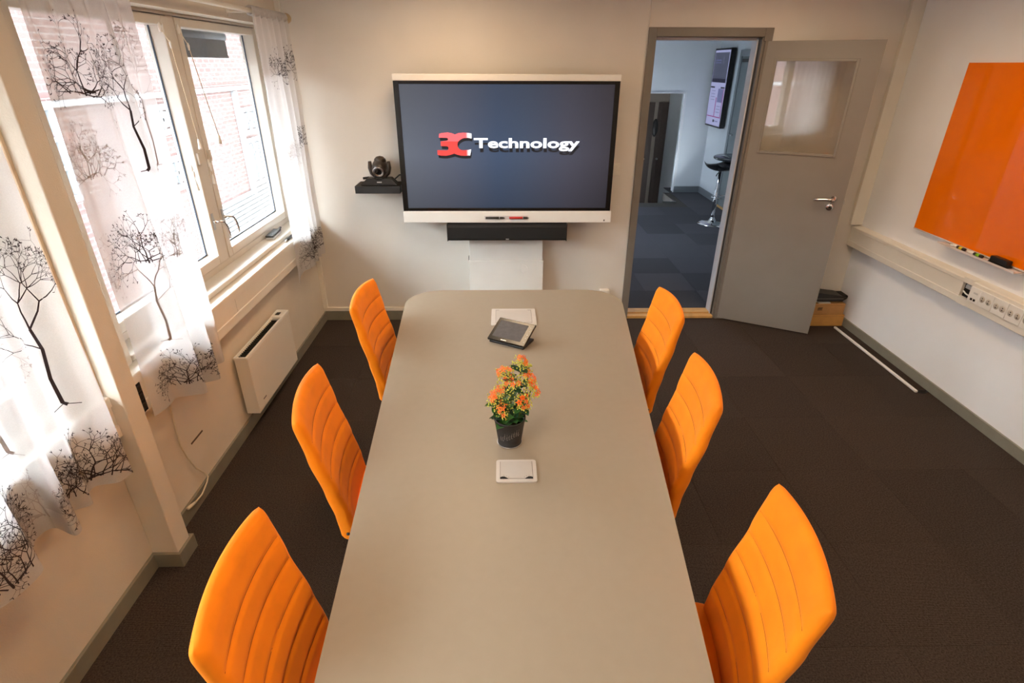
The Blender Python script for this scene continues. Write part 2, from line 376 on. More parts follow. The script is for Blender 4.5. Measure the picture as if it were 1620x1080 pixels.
# ------------------------------------------------------------------ outside: building opposite
XB = -6.0
bld = empty('brick_building', (XB-1, 8, -5))
box('brick_wall', XB-.4, XB, -32, 30, -5, 3.0, m_brick, bld)
m_bwf = mat('white_window_frame', rgb(104, 104, 105), .8, spec=.1, noise=.02); m_bpane = mat('grey_far_glass', rgb(62, 66, 72), .6, spec=.2, noise=.1)
def far_window(y0, y1, z0, z1, ny_, nz_):
    f = .09
    lst = [(XB, XB+.06, y0-f, y0, z0-f, z1+f), (XB, XB+.06, y1, y1+f, z0-f, z1+f), (XB, XB+.06, y0, y1, z0-f, z0), (XB, XB+.06, y0, y1, z1, z1+f)]
    for i in range(1, ny_): yy = y0+(y1-y0)*i/ny_; lst.append((XB, XB+.05, yy-.025, yy+.025, z0, z1))
    for i in range(1, nz_): zz = z0+(z1-z0)*i/nz_; lst.append((XB, XB+.05, y0, y1, zz-.03, zz+.03))
    w = boxes('window', lst, m_bwf, bld)
    for i in range(ny_):
        for j in range(nz_):
            ya = y0+(y1-y0)*i/ny_+.025; yb = y0+(y1-y0)*(i+1)/ny_-.025; za = z0+(z1-z0)*j/nz_+.03; zb = z0+(z1-z0)*(j+1)/nz_-.03
            box('pane', XB+.005, XB+.02, ya, yb, za, zb, m_bpane, w)
far_window(10.25, 10.75, .90, 1.22, 2, 2)
far_window(10.35, 10.75, -.05, .35, 2, 2)
far_window(13.75, 14.35, .55, .95, 2, 2)
far_window(13.7, 14.35, -.62, .28, 2, 4)
far_window(7.0, 7.9, .3, 1.4, 2, 3); far_window(3.4, 4.4, .0, 1.3, 2, 3)
boxes('white_band', [(XB, XB+.08, -32, 30, 1.42, 1.5), (XB, XB+.07, 13.45, 13.62, -.9, 1.4)], m_bwf, bld)
for k in range(9): box('siding_board', XB, XB+.09, 11.0, 15.2, -1.62+k*.1, -1.55+k*.1, m_bwf, bld)
tag(bld, 'pale pinkish brick building with white windows seen through the left window', 'building')
tag(box('sky_light_blocker', -2.7, XL-.2, -8, YB+1, 2.33, 2.5, m_fgrey), kind='structure')  # unseen overhang added to keep high sky light off the sills
gnd = tag(box('ground_outside', -30, -1.8, -40, 40, -5.1, -5, mat('pale_paving', rgb(120, 118, 116), .9, noise=.1)), kind='structure')

# ------------------------------------------------------------------ cable trunking
def trunking_left(y0, y1, label):
    r = empty('cable_trunking', (XL, (y0+y1)/2, .69))
    prof = [(XL+.0005, .69), (-1.443, .69), (-1.443, .736), (-1.447, .739), (-1.447, .815), (-1.4475, .818), (-1.441, .820), (-1.441, .859), (-1.444, .862), (XL+.0005, .862)]
    prism('body', [(p[0], p[1]) for p in prof], y0, y1, m_trunk, r, 'y')
    tag(r, label, 'cable trunking'); return r
tl_ = trunking_left(1.823, YB-.022, 'cream cable trunking below the sill of the window beside the television')
trunking_left(YF+.005, 1.728, 'cream cable trunking below the window nearest the camera, behind the curtain')
for yy in (2.78,): box('joint_line', -1.4472, -1.4466, yy, yy+.0015, .74, .814, m_base, tl_)
# adapter lying in the trunking beside the pillar
ad = empty('power_adapter', (-1.44, 1.92, .72))
for k, zz in enumerate((.71, .752, .79)): box('socket_block', -1.4465, -1.4345, 1.835, 1.89, zz, zz+.028, m_black, ad, bev=.004)
box('face', -1.4468, -1.438, 1.828, 1.895, .70, .825, m_hole, ad)
tag(ad, 'black power sockets in the trunking beside the pillar', 'socket')

XT = XR-.062
tr = empty('cable_trunking', (XR, 3.0, .65))
prof = [(XR, .648), (XT+.004, .648), (XT, .652), (XT, .688), (XT+.004, .691), (XT+.004, .778), (XT, .781), (XT, .80), (XT+.006, .806), (XR, .812)]
def seg_trunk(y0, y1, name='body'): return prism(name, prof, y0, y1, m_trunk, tr, 'y')
seg_trunk(3.105, YB-.001)
# open bay: only top, bottom and back
boxes('open_bay', [(XR-.006, XR, 3.03, 3.105, .648, .812), (XT, XR-.006, 3.03, 3.105, .648, .69), (XT, XR-.006, 3.03, 3.105, .78, .812)], m_trunk, tr)
box('bay_shadow_block', XT+.022, XR-.007, 3.031, 3.104, .6905, .7795, m_hole, tr)  # dark block filling the bay, paints in the shade inside it
tube('bay_wire', [(XT+.018, 3.10, .715), (XT+.005, 3.085, .728), (XT+.002, 3.06, .72), (XT+.01, 3.03, .712)], .004, m_white, tr, 8)
box('bay_plug', XT+.012, XT+.03, 3.04, 3.09, .745, .77, m_silver, tr, bev=.003)
seg_trunk(YF, 3.03)
def outlet_plate(y0, y1, kind):
    p = box('outlet_plate', XT-.007, XT+.004, y0, y1, .690, .781, m_white, tr, bev=.002)
    if kind == 'data':
        for q in (.0, .022): box('data_port', XT-.0085, XT-.006, y0+.018+q, y0+.032+q, .703, .716, m_hole, p)
        box('port_label', XT-.0085, XT-.0068, y0+.015, y0+.045, .745, .755, m_label, p)
    else:
        for f in (.27, .74):
            c = (XT-.0065, y0+(y1-y0)*f, .735)
            bm = bmesh.new(); add_lathe(bm, [(.0215, -.002), (.0205, -.002), (.0185, 0), (.0175, .006)], 24, c, 'x', caps=False)
            rim = bm_obj('socket_rim', bm, m_white, p, True)
            lathe('socket_well', [(.0175, 0), (.0175, .003)], mat('socket_well_shade', rgb(205, 198, 186), .5, noise=.03), rim, 20, (c[0]-.0012, c[1], c[2]), 'x')  # well is a darker plastic tone that paints in its shade
            for dz in (-.0065, .0065): lathe('pin_hole', [(.0032, 0), (.0032, .002)], m_hole, rim, 10, (c[0]-.0022, c[1], c[2]+dz), 'x')
outlet_plate(2.952, 3.028, 'data')
for k in range(4): outlet_plate(2.952-.099*(k+1)+.002, 2.952-.099*k-.001, 'power')
tag(tr, 'cream cable trunking with sockets along the right wall below the orange board', 'cable trunking')

# ------------------------------------------------------------------ panel heater
ht = empty('panel_heater', (-1.45, 3.03, .13))
hx = -1.415
boxes('casing', [(XL+.02, hx, 2.70, 2.712, .13, .492), (XL+.02, hx, 3.345, 3.357, .13, .492), (XL+.02, XL+.034, 2.712, 3.345, .13, .492), (XL+.034, hx-.01, 2.712, 3.345, .13, .142)], m_heater, ht, bev=.002)
box('front_panel', hx-.01, hx, 2.712, 3.345, .13, .482, m_heater, ht, bev=.003)
boxes('top_rim', [(XL+.02, XL+.03, 2.70, 3.25, .490, .500), (hx-.012, hx+.001, 2.70, 3.25, .484, .500), (XL+.02, hx, 2.692, 2.704, .488, .500)], m_white, ht, bev=.002)
box('grille', XL+.036, hx-.014, 2.714, 3.24, .44, .485, m_hole, ht)
for k in range(26): box('grille_bar', XL+.034, hx-.012, 2.728+k*.02, 2.732+k*.02, .486, .490, m_black, ht)
box('control_cap', XL+.018, hx+.002, 3.24, 3.36, .484, .503, m_white, ht, bev=.004)
box('control_display', XL+.04, hx-.03, 3.27, 3.31, .503, .505, m_black, ht)
box('thermostat_window', XL+.036, hx-.012, 3.215, 3.24, .487, .492, m_steel, ht)
box('badge', hx, hx+.0015, 2.775, 2.815, .178, .185, m_fgrey, ht)
boxes('wall_bracket', [(XL, XL+.02, 2.85, 2.9, .2, .45), (XL, XL+.02, 3.15, 3.2, .2, .45)], m_steel, ht)
tag(ht, 'white electric panel heater on the wall under the left window', 'heater')

# ------------------------------------------------------------------ cable and slot on the left wall
cb_ = empty('power_cable', (-1.49, 2.1, .6))
tube('wire', [(-1.49, 2.10, .70), (-1.494, 2.102, .583), (-1.496, 2.094, .50), (-1.50, 2.092, .433), (-1.50, 2.09, .366), (-1.50, 2.11, .28), (-1.498, 2.144, .189), (-1.494, 2.185, .125), (-1.488, 2.193, .095), (-1.486, 2.17, .077), (-1.482, 2.10, .06), (-1.486, 2.044, .062)], .0042, m_cable, cb_, 8)
tube('plug_end', [(-1.486, 2.044, .062), (-1.486, 2.01, .072), (-1.486, 1.985, .08)], [.006, .0085, .008], m_cable, cb_, 10)
tag(cb_, 'thin white cable hanging down the wall below the middle curtain', 'cable')
tag(box('wall_slot', XL, XL+.003, 2.178, 2.288, .303, .312, mat('slot_shadow', rgb(95, 75, 55), .8, noise=.05), bev=.001), 'narrow wall slot beside the white cable, its inner shadow painted brown', 'slot')  # flat strip, the shadow inside the slot is its colour

# ------------------------------------------------------------------ door and frame
door = empty('door_1', (1.83, YB, 0)); tag(door, kind='structure')
YR = YB-.016
boxes('architrave', [(1.008, 1.064, YR, YB+.0, 0, 2.18), (1.812, 1.868, YR, YB, 2.1, 2.18), (1.064, 1.812, YR, YB, 2.125, 2.18), (1.822, 1.868, YR, YB, 0, 2.1)], m_fgrey, door, bev=.002)
boxes('jamb', [(DX0, 1.064, YB, YB+.07, 0, 2.14), (1.805, DX1, YB, YB+.07, 0, 2.14), (1.064, 1.805, YB, YB+.07, 2.122, 2.14)], m_fgrey, door)
m_jw = mat('pale_hall_lit_frame', rgb(206, 206, 212), .5, noise=.02)  # pale tone paints hall light onto the far half of the frame
boxes('door_stop', [(1.064, 1.077, YB+.055, YB+.14, 0, 2.11), (1.79, 1.805, YB+.05, YB+.14, 0, 2.11), (DX0, 1.064, YB+.07, YB+.14, 0, 2.14), (1.805, DX1, YB+.07, YB+.14, 0, 2.14), (1.077, 1.79, YB+.055, YB+.14, 2.105, 2.122), (1.064, 1.805, YB+.07, YB+.14, 2.122, 2.14)], m_jw, door, bev=.002)
boxes('seal_strip', [(1.8, 1.806, YB+.03, YB+.05, .02, 2.11)], m_black, door)
boxes('threshold', [(DX0+.034, 1.805, YB-.006, YB+.05, 0, .024), (DX0+.034, 1.79, YB+.05, YB+.14, 0, .036)], m_wood, door, bev=.003)
# leaf, built along +x from the hinge, then swung open
ang = math.atan2(-.4709, .8822)
H0 = Vector((1.826, YB-.008, 0))
LM = Matrix.Translation(H0) @ Matrix.Rotation(ang, 4, 'Z')
def leaf_bm(lst, bev=0):
    bm = bmesh.new()
    for b in lst: add_box(bm, *b, bev=bev)
    bmesh.ops.transform(bm, matrix=LM, verts=bm.verts); return bm
LW, LT = .722, .04       # leaf spans y 0..LT behind its visible face (y=0 faces the room)
gx0, gx1, gz0, gz1 = .083, .595, 1.372, 1.988
leaf = bm_obj('leaf', leaf_bm([(0, gx0, 0, LT, .012, 2.10), (gx1, LW, 0, LT, .012, 2.10), (gx0, gx1, 0, LT, .012, gz0), (gx0, gx1, 0, LT, gz1, 2.10)]), m_grey, door)
b_ = .013
bm_obj('glazing_bead', leaf_bm([(gx0-.004, gx0+b_, -.006, .012, gz0-.004, gz1+.004), (gx1-b_, gx1+.004, -.006, .012, gz0-.004, gz1+.004), (gx0+b_, gx1-b_, -.006, .012, gz0-.004, gz0+b_), (gx0+b_, gx1-b_, -.006, .012, gz1-b_, gz1+.004)], .002), m_grey, leaf)
bm_obj('glass_pane', leaf_bm([(gx0+.001, gx1-.001, .016, .022, gz0+.001, gz1-.001)]), m_doorglass, leaf)
bm_obj('edge_strip', leaf_bm([(-.006, -.001, .004, LT, .012, 2.10)]), m_jw, leaf)
hb = bmesh.new(); add_lathe(hb, [(.026, 0), (.026, -.008), (.014, -.011), (.010, -.05)], 24, (.652, 0, 1.086), 'y')
add_tube(hb, [(.652, -.045, 1.086), (.64, -.05, 1.086), (.60, -.05, 1.083), (.555, -.05, 1.079), (.527, -.05, 1.077)], [.011, .011, .0105, .010, .010], 12)
bmesh.ops.transform(hb, matrix=LM, verts=hb.verts); bm_obj('handle', hb, m_chrome, leaf, True)
hb = bmesh.new(); add_lathe(hb, [(.026, 0), (.026, -.007), (.021, -.011), (.010, -.012)], 24, (.641, 0, 1.025), 'y'); bmesh.ops.transform(hb, matrix=LM, verts=hb.verts)
lk = bm_obj('lock_rose', hb, m_chrome, leaf, True)
hb = bmesh.new(); add_lathe(hb, [(.006, -.012), (.006, -.0135)], 12, (.641, 0, 1.025), 'y'); bmesh.ops.transform(hb, matrix=LM, verts=hb.verts); bm_obj('keyhole', hb, m_hole, lk)
bm_obj('latch', leaf_bm([(LW, LW+.006, .012, .028, 1.05, 1.075)]), m_steel, leaf)
for zz in (.25, 1.05, 1.85):
    hb = bmesh.new(); add_lathe(hb, [(.007, 0), (.007, .09)], 12, (-.008, .02, zz)); bmesh.ops.transform(hb, matrix=LM, verts=hb.verts); bm_obj('hinge', hb, m_steel, leaf)

# ------------------------------------------------------------------ hall beyond the door
HY, HX = 9.55, 3.37
hf = tag(boxes('hall_floor', [(-1.5, 2.76, YB+.14, 8.76, -.12, -.008), (2.76, HX, YB+.14, HY, -.12, -.008)], MATS['screed'], ), kind='structure')
hm = bpy.data.meshes.new('hall_carpet_tile'); bmt = bmesh.new(); add_box(bmt, -.2492, .2492, -.2492, .2492, -.0078, 0); bmt.to_mesh(hm); bmt.free(); hm.materials.append(m_hcarpet)
for i in range(6):
    for j in range(11):
        x = HX-.25-i*.5; y = YB+.14+.25+j*.5
        if y+.25 > 9.5 and i > 1: continue
        if x-.25 < 2.6 and y+.25 > 8.9: continue
        t = bpy.data.objects.new('carpet_tile', hm); link(t, hf); t.location = (x, y, 0)
        if (i+j) % 2: t.rotation_euler.z = pi/2
tag(box('wall_hall_right', HX, HX+.1, YB+.14, 14, -1, ZC, m_hallw), kind='structure')
tag(box('wall_hall_left', .2, .3, YB+.14, 14, -1, ZC, m_hallw), kind='structure')
tag(boxes('wall_hall_back', [(2.93, HX, HY, HY+.15, -1, ZC), (.3, 2.93, HY, HY+.15, 1.545, ZC), (.3, 2.0, HY, HY+.15, -1, 1.545)], m_hallw), kind='structure')
tag(boxes('ceiling_hall', [(.2, HX+.1, YB+.14, 14, ZC, ZC+.1)], m_ceil), kind='structure')
m_hbase = mat('hall_baseboard_paint', rgb(120, 126, 132), .5, noise=.04)
tag(boxes('baseboard_hall', [(2.93, HX-.014, HY-.014, HY, 0, .10), (HX-.014, HX, 8.62, HY-.014, 0, .10)], m_hbase), kind='structure')
tag(boxes('trim_6', [(2.91, 2.945, HY-.012, HY, -.02, 1.56), (2.0, 2.91, HY-.012, HY, 1.545, 1.56)], mat('hall_white_trim', rgb(215, 218, 222), .5, noise=.02)), kind='structure')
# lower landing with dark doors
tag(box('floor_landing', .3, HX, 8.78, 14, -1.0, -.75, mat('landing_floor', rgb(60, 56, 54), .8, noise=.1)), kind='structure')
tag(box('wall_landing_back', .3, HX, 12.0, 12.1, -.75, ZC, mat('landing_wall', rgb(128, 118, 108), .8, noise=.03)), kind='structure')
tag(box('stair_nosing', 2.55, 2.76, 8.77, 8.80, -.03, .012, m_steel), 'pale metal edge strip where the hall floor steps down', 'edge strip')
tag(prism('stair_stringer', [(8.8, -.02), (8.85, -.02), (9.9, -.62), (9.9, -.70), (8.8, -.06)], 2.735, 2.76, m_white, None, 'x'), 'white sloping stair edge beyond the hall floor', 'stair edge')
def dark_door(x0, x1, nm):
    d = empty('corridor_door', ((x0+x1)/2, 11.95, -.75))
    box('panel', x0, x1, 11.95, 11.995, -.75, 1.22, m_ddoor, d, bev=.003)
    boxes('door_casing', [(x0-.06, x0, 11.96, 11.999, -.75, 1.28), (x1, x1+.06, 11.96, 11.999, -.75, 1.28), (x0, x1, 11.96, 11.999, 1.22, 1.28)], m_ddoor, d)
    tube('door_knob', [(x1-.08, 11.95, .2), (x1-.08, 11.9, .2)], .02, m_steel, d, 10)
    tag(d, nm, 'door'); return d
dark_door(2.35, 3.02, 'dark brown door on the left of the dim corridor beyond the hall')
dark_door(3.22, 3.30, 'dark brown door on the right of the dim corridor beyond the hall')
wr = empty('wall_ornament', (3.14, 11.9, .75)); lathe('disc', [(.0, 0), (.12, 0), (.15, -.03), (.12, -.05), (.0, -.05)], m_black, wr, 24, (0, 12.0, 0), 'y')
wr.children[0].data.transform(Matrix.Translation((3.13, 0, .80)) @ Matrix.Diagonal((.42, 1, 1.15, 1)))
tag(wr, 'round black ornament on the wall between the dark corridor doors', 'ornament')

# hall screen (portrait)
m_sA = emis('hall_screen_dark', rgb(66, 70, 88), .5); m_sB = emis('hall_screen_light', rgb(160, 164, 206), .42)
m_sC = emis('hall_screen_magenta', rgb(140, 46, 122), .4); m_sD = emis('hall_screen_text', rgb(38, 36, 52), .3); m_sE = emis('hall_screen_blue', rgb(104, 110, 154), .4)
ht_ = empty('wall_screen', (HX, 9.2, 1.1)); sx = HX-.09
box('housing', sx, HX-.02, 8.82, 9.48, 1.09, 2.175, m_black, ht_, bev=.006)
box('mount', HX-.02, HX, 9.0, 9.3, 1.4, 1.9, m_steel, ht_)
scr = box('screen', sx-.002, sx, 8.845, 9.455, 1.115, 2.15, m_sB, ht_)
def scr_patch(u0, u1, v0, v1, m, n): return box(n, sx-.004, sx-.002, 9.455-.61*u1, 9.455-.61*u0, 2.15-1.035*v1, 2.15-1.035*v0, m, scr)
scr_patch(.03, .97, .03, .42, m_sA, 'picture_panel'); scr_patch(.03, .97, .37, .42, m_sD, 'caption_bar')
scr_patch(.62, .66, .07, .18, m_sB, 'text_mark'); scr_patch(.1, .5, .12, .14, m_sE, 'text_line'); scr_patch(.1, .5, .155, .17, m_sE, 'text_line')
scr_patch(.02, .3, .475, .495, m_sD, 'text_bar'); scr_patch(.72, .97, .475, .495, m_sD, 'text_bar')
scr_patch(.58, .92, .50, .68, m_sE, 'picture_tile'); scr_patch(.50, .54, .62, .88, m_sC, 'divider'); scr_patch(.02, .97, .875, .887, m_sC, 'divider'); scr_patch(.93, .96, .50, .88, m_sC, 'divider')
for k in range(4): scr_patch(.12, .38, .53+k*.04, .538+k*.04, m_sE, 'text_line')
for k in range(3): scr_patch(.62, .85, .73+k*.04, .738+k*.04, m_sE, 'text_line')
scr_patch(.5, .6, .92, .955, m_sD, 'emblem'); scr_patch(.63, .85, .93, .945, m_sE, 'text_line')
tag(ht_, 'black portrait information screen on the right wall of the hall', 'screen')
# hall door on the right wall
hd = empty('hall_door', (HX, 8.2, 0))
box('leaf', HX-.03, HX-.001, 7.72, 8.54, .02, 2.06, m_halld, hd, bev=.003)
boxes('casing', [(HX-.04, HX-.001, 8.54, 8.61, 0, 2.14), (HX-.04, HX-.001, 7.65, 7.72, 0, 2.14), (HX-.04, HX-.001, 7.72, 8.54, 2.06, 2.14)], m_hbase, hd, bev=.003)
box('door_threshold', HX-.06, HX-.001, 7.72, 8.54, 0, .02, m_wood, hd); box('door_closer', HX-.06, HX-.03, 8.1, 8.45, 1.99, 2.03, m_black, hd)
tube('handle', [(HX-.03, 8.44, 1.05), (HX-.07, 8.44, 1.05), (HX-.07, 8.34, 1.05)], .009, m_chrome, hd, 8)
tag(hd, 'closed blue grey door on the right wall of the hall', 'door')
# bar stools and bar table
def stool(name, loc, rot, label):
    r = empty(name, (0, 0, 0))
    lathe('base_plate', [(.0, .0), (.195, 0), (.195, .008), (.15, .018), (.06, .035), (.03, .08), (.028, .09)], m_chrome, r, 36)
    lathe('gas_column', [(.027, .03), (.027, .45), (.019, .46), (.019, .72)], m_chrome, r, 20)
    bm = bmesh.new(); pts = [(.0, -.03, .38)]+[(.12*sin(a), -.03-.085+.085*cos(a)-.06*(1-cos(a))/2, .38) for a in [2*pi*k/24 for k in range(25)]]
    add_tube(bm, [(.12*sin(a), -.09-.09*cos(a), .38) for a in [2*pi*k/24 for k in range(25)]], .008, 8, False); bm_obj('foot_ring', bm, m_chrome, r, True)
    # saddle seat
    n = 16; V = []; Fc = []
    for side in (0, 1):
        for i in range(n+1):
            for j in range(n+1):
                u = -1+2*i/n; v = -1+2*j/n
                x = .2*u*sqrt(1-v*v*.35); y = .19*v*sqrt(1-u*u*.35)
                z = .745+.05*u*u*abs(u)+.02*v*v - (.0 if side == 0 else .035*(1-max(abs(u), abs(v))**4)+.004)
                V.append((x, y, z))
    o = (n+1)**2
    for i in range(n):
        for j in range(n):
            a = i*(n+1)+j; q = (a, a+n+1, a+n+2, a+1)
            Fc.append(q); Fc.append(tuple(o+k for k in q[::-1]))
    rim = [i*(n+1) for i in range(n+1)]+[n*(n+1)+j for j in range(1, n+1)]+[i*(n+1)+n for i in range(n-1, -1, -1)]+[j for j in range(n-1, 0, -1)]
    for a, b in zip(rim, rim[1:]+rim[:1]): Fc.append((b, a, a+o, b+o))
    mesh_obj('seat', V, Fc, mat('black_gloss_seat', rgb(22, 22, 26), .25, noise=.05), r, True)
    tube('lift_lever', [(.02, 0, .71), (-.08, -.06, .68), (-.1, -.07, .65)], .006, m_black, r, 8)
    r.location = loc; r.rotation_euler.z = rot
    tag(r, label, 'bar stool', 'bar stools in the hall'); return r
stool('bar_stool', (2.88, 7.46, 0), .25, 'black saddle bar stool with chrome base seen through the doorway')
stool('bar_stool', (3.02, 6.78, 0), .0, 'second bar stool in the hall, mostly hidden by the door frame')
bt = empty('bar_table', (3.11, 7.25, 0))
lathe('top', [(0, .86), (.29, .86), (.3, .87), (.3, .885), (.29, .892), (0, .892)], mat('dark_glass_top', rgb(40, 46, 52), .12, noise=.03), bt, 40, (3.05, 7.38, 0)); lathe('post', [(.03, .02), (.03, .86)], m_chrome, bt, 16, (3.06, 7.8-.42, 0)); lathe('foot', [(0, 0), (.21, 0), (.2, .012), (.03, .03)], m_chrome, bt, 32, (3.06, 7.9, 0))
for o_ in list(bt.children):
    if o_.name.startswith(('foot', 'post')): o_.data.transform(Matrix.Translation((0, .0 if o_.name.startswith('post') else -.52, 0)))
tag(bt, 'round dark bar table beside the stool in the hall', 'table')

# ------------------------------------------------------------------ television, soundbar, column
TX0, TX1, TY = -.734, .803, 4.085
tv = empty('interactive_display', ((TX0+TX1)/2, 4.15, .89))
box('body', TX0+.004, TX1-.004, TY+.012, TY+.10, .90, 1.885, m_black, tv, bev=.01)
box('top_strip', TX0, TX1, TY-.004, TY+.1, 1.851, 1.892, m_white, tv, bev=.004)
box('bottom_panel', TX0, TX1+.006, TY-.012, TY+.06, .893, .978, m_white, tv, bev=.005)
boxes('bezel', [(TX0+.003, TX0+.040, TY, TY+.02, .978, 1.851), (TX1-.038, TX1-.003, TY, TY+.02, .978, 1.851), (TX0+.04, TX1-.038, TY, TY+.02, .978, 1.0), (TX0+.04, TX1-.038, TY, TY+.02, 1.831, 1.851)], mat('black_gloss_bezel', rgb(16, 15, 16), .22, noise=.03), tv, bev=.002)
# lit screen image: dark slate with a bluer upright band in the middle
def screen_mat():
    m = bpy.data.materials.new('lit_screen'); m.use_nodes = True; nt = m.node_tree; b = nt.nodes['Principled BSDF']
    b.inputs['Base Color'].default_value = (.01, .01, .012, 1); b.inputs['Roughness'].default_value = .33; b.inputs['Specular IOR Level'].default_value = .35
    tc = nt.nodes.new('ShaderNodeTexCoord'); s = nt.nodes.new('ShaderNodeSeparateXYZ'); nt.links.new(tc.outputs['Generated'], s.inputs[0])
    cr = nt.nodes.new('ShaderNodeValToRGB'); nt.links.new(s.outputs[0], cr.inputs[0])
    e = cr.color_ramp.elements; e[0].position = 0; e[0].color = rgb(92, 98, 110); e[1].position = 1; e[1].color = rgb(54, 52, 60)
    for p, c in ((.25, rgb(78, 86, 104)), (.45, rgb(56, 74, 100)), (.58, rgb(60, 74, 96)), (.8, rgb(66, 68, 82))):
        k = e.new(p); k.color = c
    cr2 = nt.nodes.new('ShaderNodeValToRGB'); nt.links.new(s.outputs[2], cr2.inputs[0]); e = cr2.color_ramp.elements
    e[0].color = (.55, .55, .55, 1); e[1].color = (.7, .68, .66, 1); k = e.new(.45); k.color = (1, 1, 1, 1)
    mx = nt.nodes.new('ShaderNodeMix'); mx.data_type = 'RGBA'; mx.blend_type = 'MULTIPLY'; mx.inputs[0].default_value = 1
    nt.links.new(cr.outputs[0], mx.inputs[6]); nt.links.new(cr2.outputs[0], mx.inputs[7]); nt.links.new(mx.outputs[2], b.inputs['Emission Color'])
    b.inputs['Emission Strength'].default_value = .62
    return m
screen = box('screen', TX0+.04, TX1-.038, TY+.008, TY+.014, 1.0, 1.831, screen_mat(), tv)
SY = TY+.0072
# logo
raw = [(115,225),(180,205),(250,195),(380,185),(500,205),(560,225),(600,245),(640,228),(700,205),(850,190),(1000,195),(1115,215),(1115,355),(1060,342),(1000,335),(880,340),(820,358),(770,385),(725,415),(690,450),(672,490),(665,530),(672,580),(690,620),(725,658),(770,685),(830,693),(900,690),(1000,680),(1090,665),(1055,840),(900,850),(760,845),(640,815),(555,785),(450,820),(300,850),(150,845),(35,825),(30,690),(330,695),(362,685),(380,660),(387,630),(380,600),(362,582),(330,575),(150,570),(150,440),(330,420),(365,408),(382,388),(382,360),(365,342),(330,335),(100,330)]
PXW = 1.546/344.0                                   # metres per photo pixel on the display plane
lx0 = .0305+(691.5-802)*PXW*.985; zc = 1.447
logo = [(lx0+((x-30)/19.64)*PXW*.985, zc-((y-518)/19.64)*PXW*1.02) for x, y in raw]
def logo_mat():
    m = emis('logo_red', (1, 0, 0, 1), 1); nt = m.node_tree; b = nt.nodes['Principled BSDF']
    tc = nt.nodes.new('ShaderNodeTexCoord'); s = nt.nodes.new('ShaderNodeSeparateXYZ'); nt.links.new(tc.outputs['Generated'], s.inputs[0])
    cr = nt.nodes.new('ShaderNodeValToRGB'); cr.color_ramp.interpolation = 'CONSTANT'; e = cr.color_ramp.elements
    e[0].position = 0; e[0].color = rgb(216, 58, 54); e[1].position = .62; e[1].color = rgb(252, 88, 92)
    nt.links.new(s.outputs[2], cr.inputs[0])
    mr = nt.nodes.new('ShaderNodeMapRange'); mr.inputs[1].default_value = .84; mr.inputs[2].default_value = .95; nt.links.new(s.outputs[0], mr.inputs[0])
    mx = nt.nodes.new('ShaderNodeMix'); mx.data_type = 'RGBA'; mx.inputs[7].default_value = (.95, .93, .95, 1)
    nt.links.new(mr.outputs[0], mx.inputs[0]); nt.links.new(cr.outputs[0], mx.inputs[6]); nt.links.new(mx.outputs[2], b.inputs['Emission Color'])
    return m
m_logsh = emis('logo_drop_shadow', rgb(30, 32, 38), .5)  # drop shadow of logo and lettering, drawn into the screen picture
prism('logo_drop_shadow', [(x+.006, z-.02) for x, z in logo], SY+.0004, SY+.0008, m_logsh, screen, 'y')
prism('logo_mark', logo, SY-.0006, SY, logo_mat(), screen, 'y')
def text_obj(name, body, x0, x1, zbase, cap, ypos, m, parent, offset=.028):
    cu = bpy.data.curves.new(name, 'FONT'); cu.body = body; cu.size = 1; cu.offset = offset; cu.resolution_u = 3; cu.extrude = .002
    tmp = bpy.data.objects.new('text_tmp', cu); COL.objects.link(tmp)
    bpy.context.view_layer.update()
    me = bpy.data.meshes.new_from_object(tmp.evaluated_get(bpy.context.evaluated_depsgraph_get()))
    bpy.data.objects.remove(tmp); bpy.data.curves.remove(cu)
    xs = [v.co.x for v in me.vertices]; a, b = min(xs), max(xs); capu = .729
    for v in me.vertices: v.co = Vector((x0+(v.co.x-a)/(b-a)*(x1-x0), ypos+v.co.z*.1, zbase+v.co.y/capu*cap))
    me.name = name; me.materials.clear(); me.materials.append(m)
    return link(bpy.data.objects.new(name, me), parent)
m_wtext = emis('white_lettering', rgb(240, 245, 255), 1.0)
tx0 = .0305+(751-802)*PXW; tx1 = .0305+(917-802)*PXW
text_obj('lettering_drop_shadow', 'Technology', tx0+.006, tx1+.004, 1.424-.028, .062, SY+.0005, m_logsh, screen)
text_obj('lettering', 'Technology', tx0, tx1, 1.424, .066, SY-.0005, m_wtext, screen)
box('pen_tray', -.135, .19, TY-.0125, TY-.010, .917, .946, mat('pale_grey_tray', rgb(206, 200, 198), .5, noise=.02), tv, bev=.001)
box('status_light', .755, .763, TY-.0135, TY-.011, .905, .917, m_black, tv)
box('wall_mount', -.2, .27, TY+.1, 4.2, 1.0, 1.6, m_steel, tv)
tag(tv, 'large wall display with white frame showing a red and white logo', 'display')
def pen(x0, x1, m, label):
    r = empty('stylus_pen', ((x0+x1)/2, TY-.022, .932)); d = 1
    tube('barrel', [(x0, TY-.021, .932), (x0+.1, TY-.021, .932)], [.008, .009], m, r, 12)
    tube('tip', [(x0+.1, TY-.021, .932), (x0+.13, TY-.021, .932), (x1, TY-.021, .931)], [.0085, .007, .002], m_black, r, 12)
    lathe('cap_ring', [(.0092, 0), (.0092, .004)], m_silver, r, 14, (x0+.1, TY-.021, .932), 'x')
    tag(r, label, 'pen', 'pens on the display ledge')
pen(-.125, .018, mat('charcoal_pen', rgb(48, 44, 42), .5, noise=.05), 'dark grey stylus lying on the white ledge of the display')
pen(.05, .195, m_red, 'red stylus lying on the white ledge of the display')
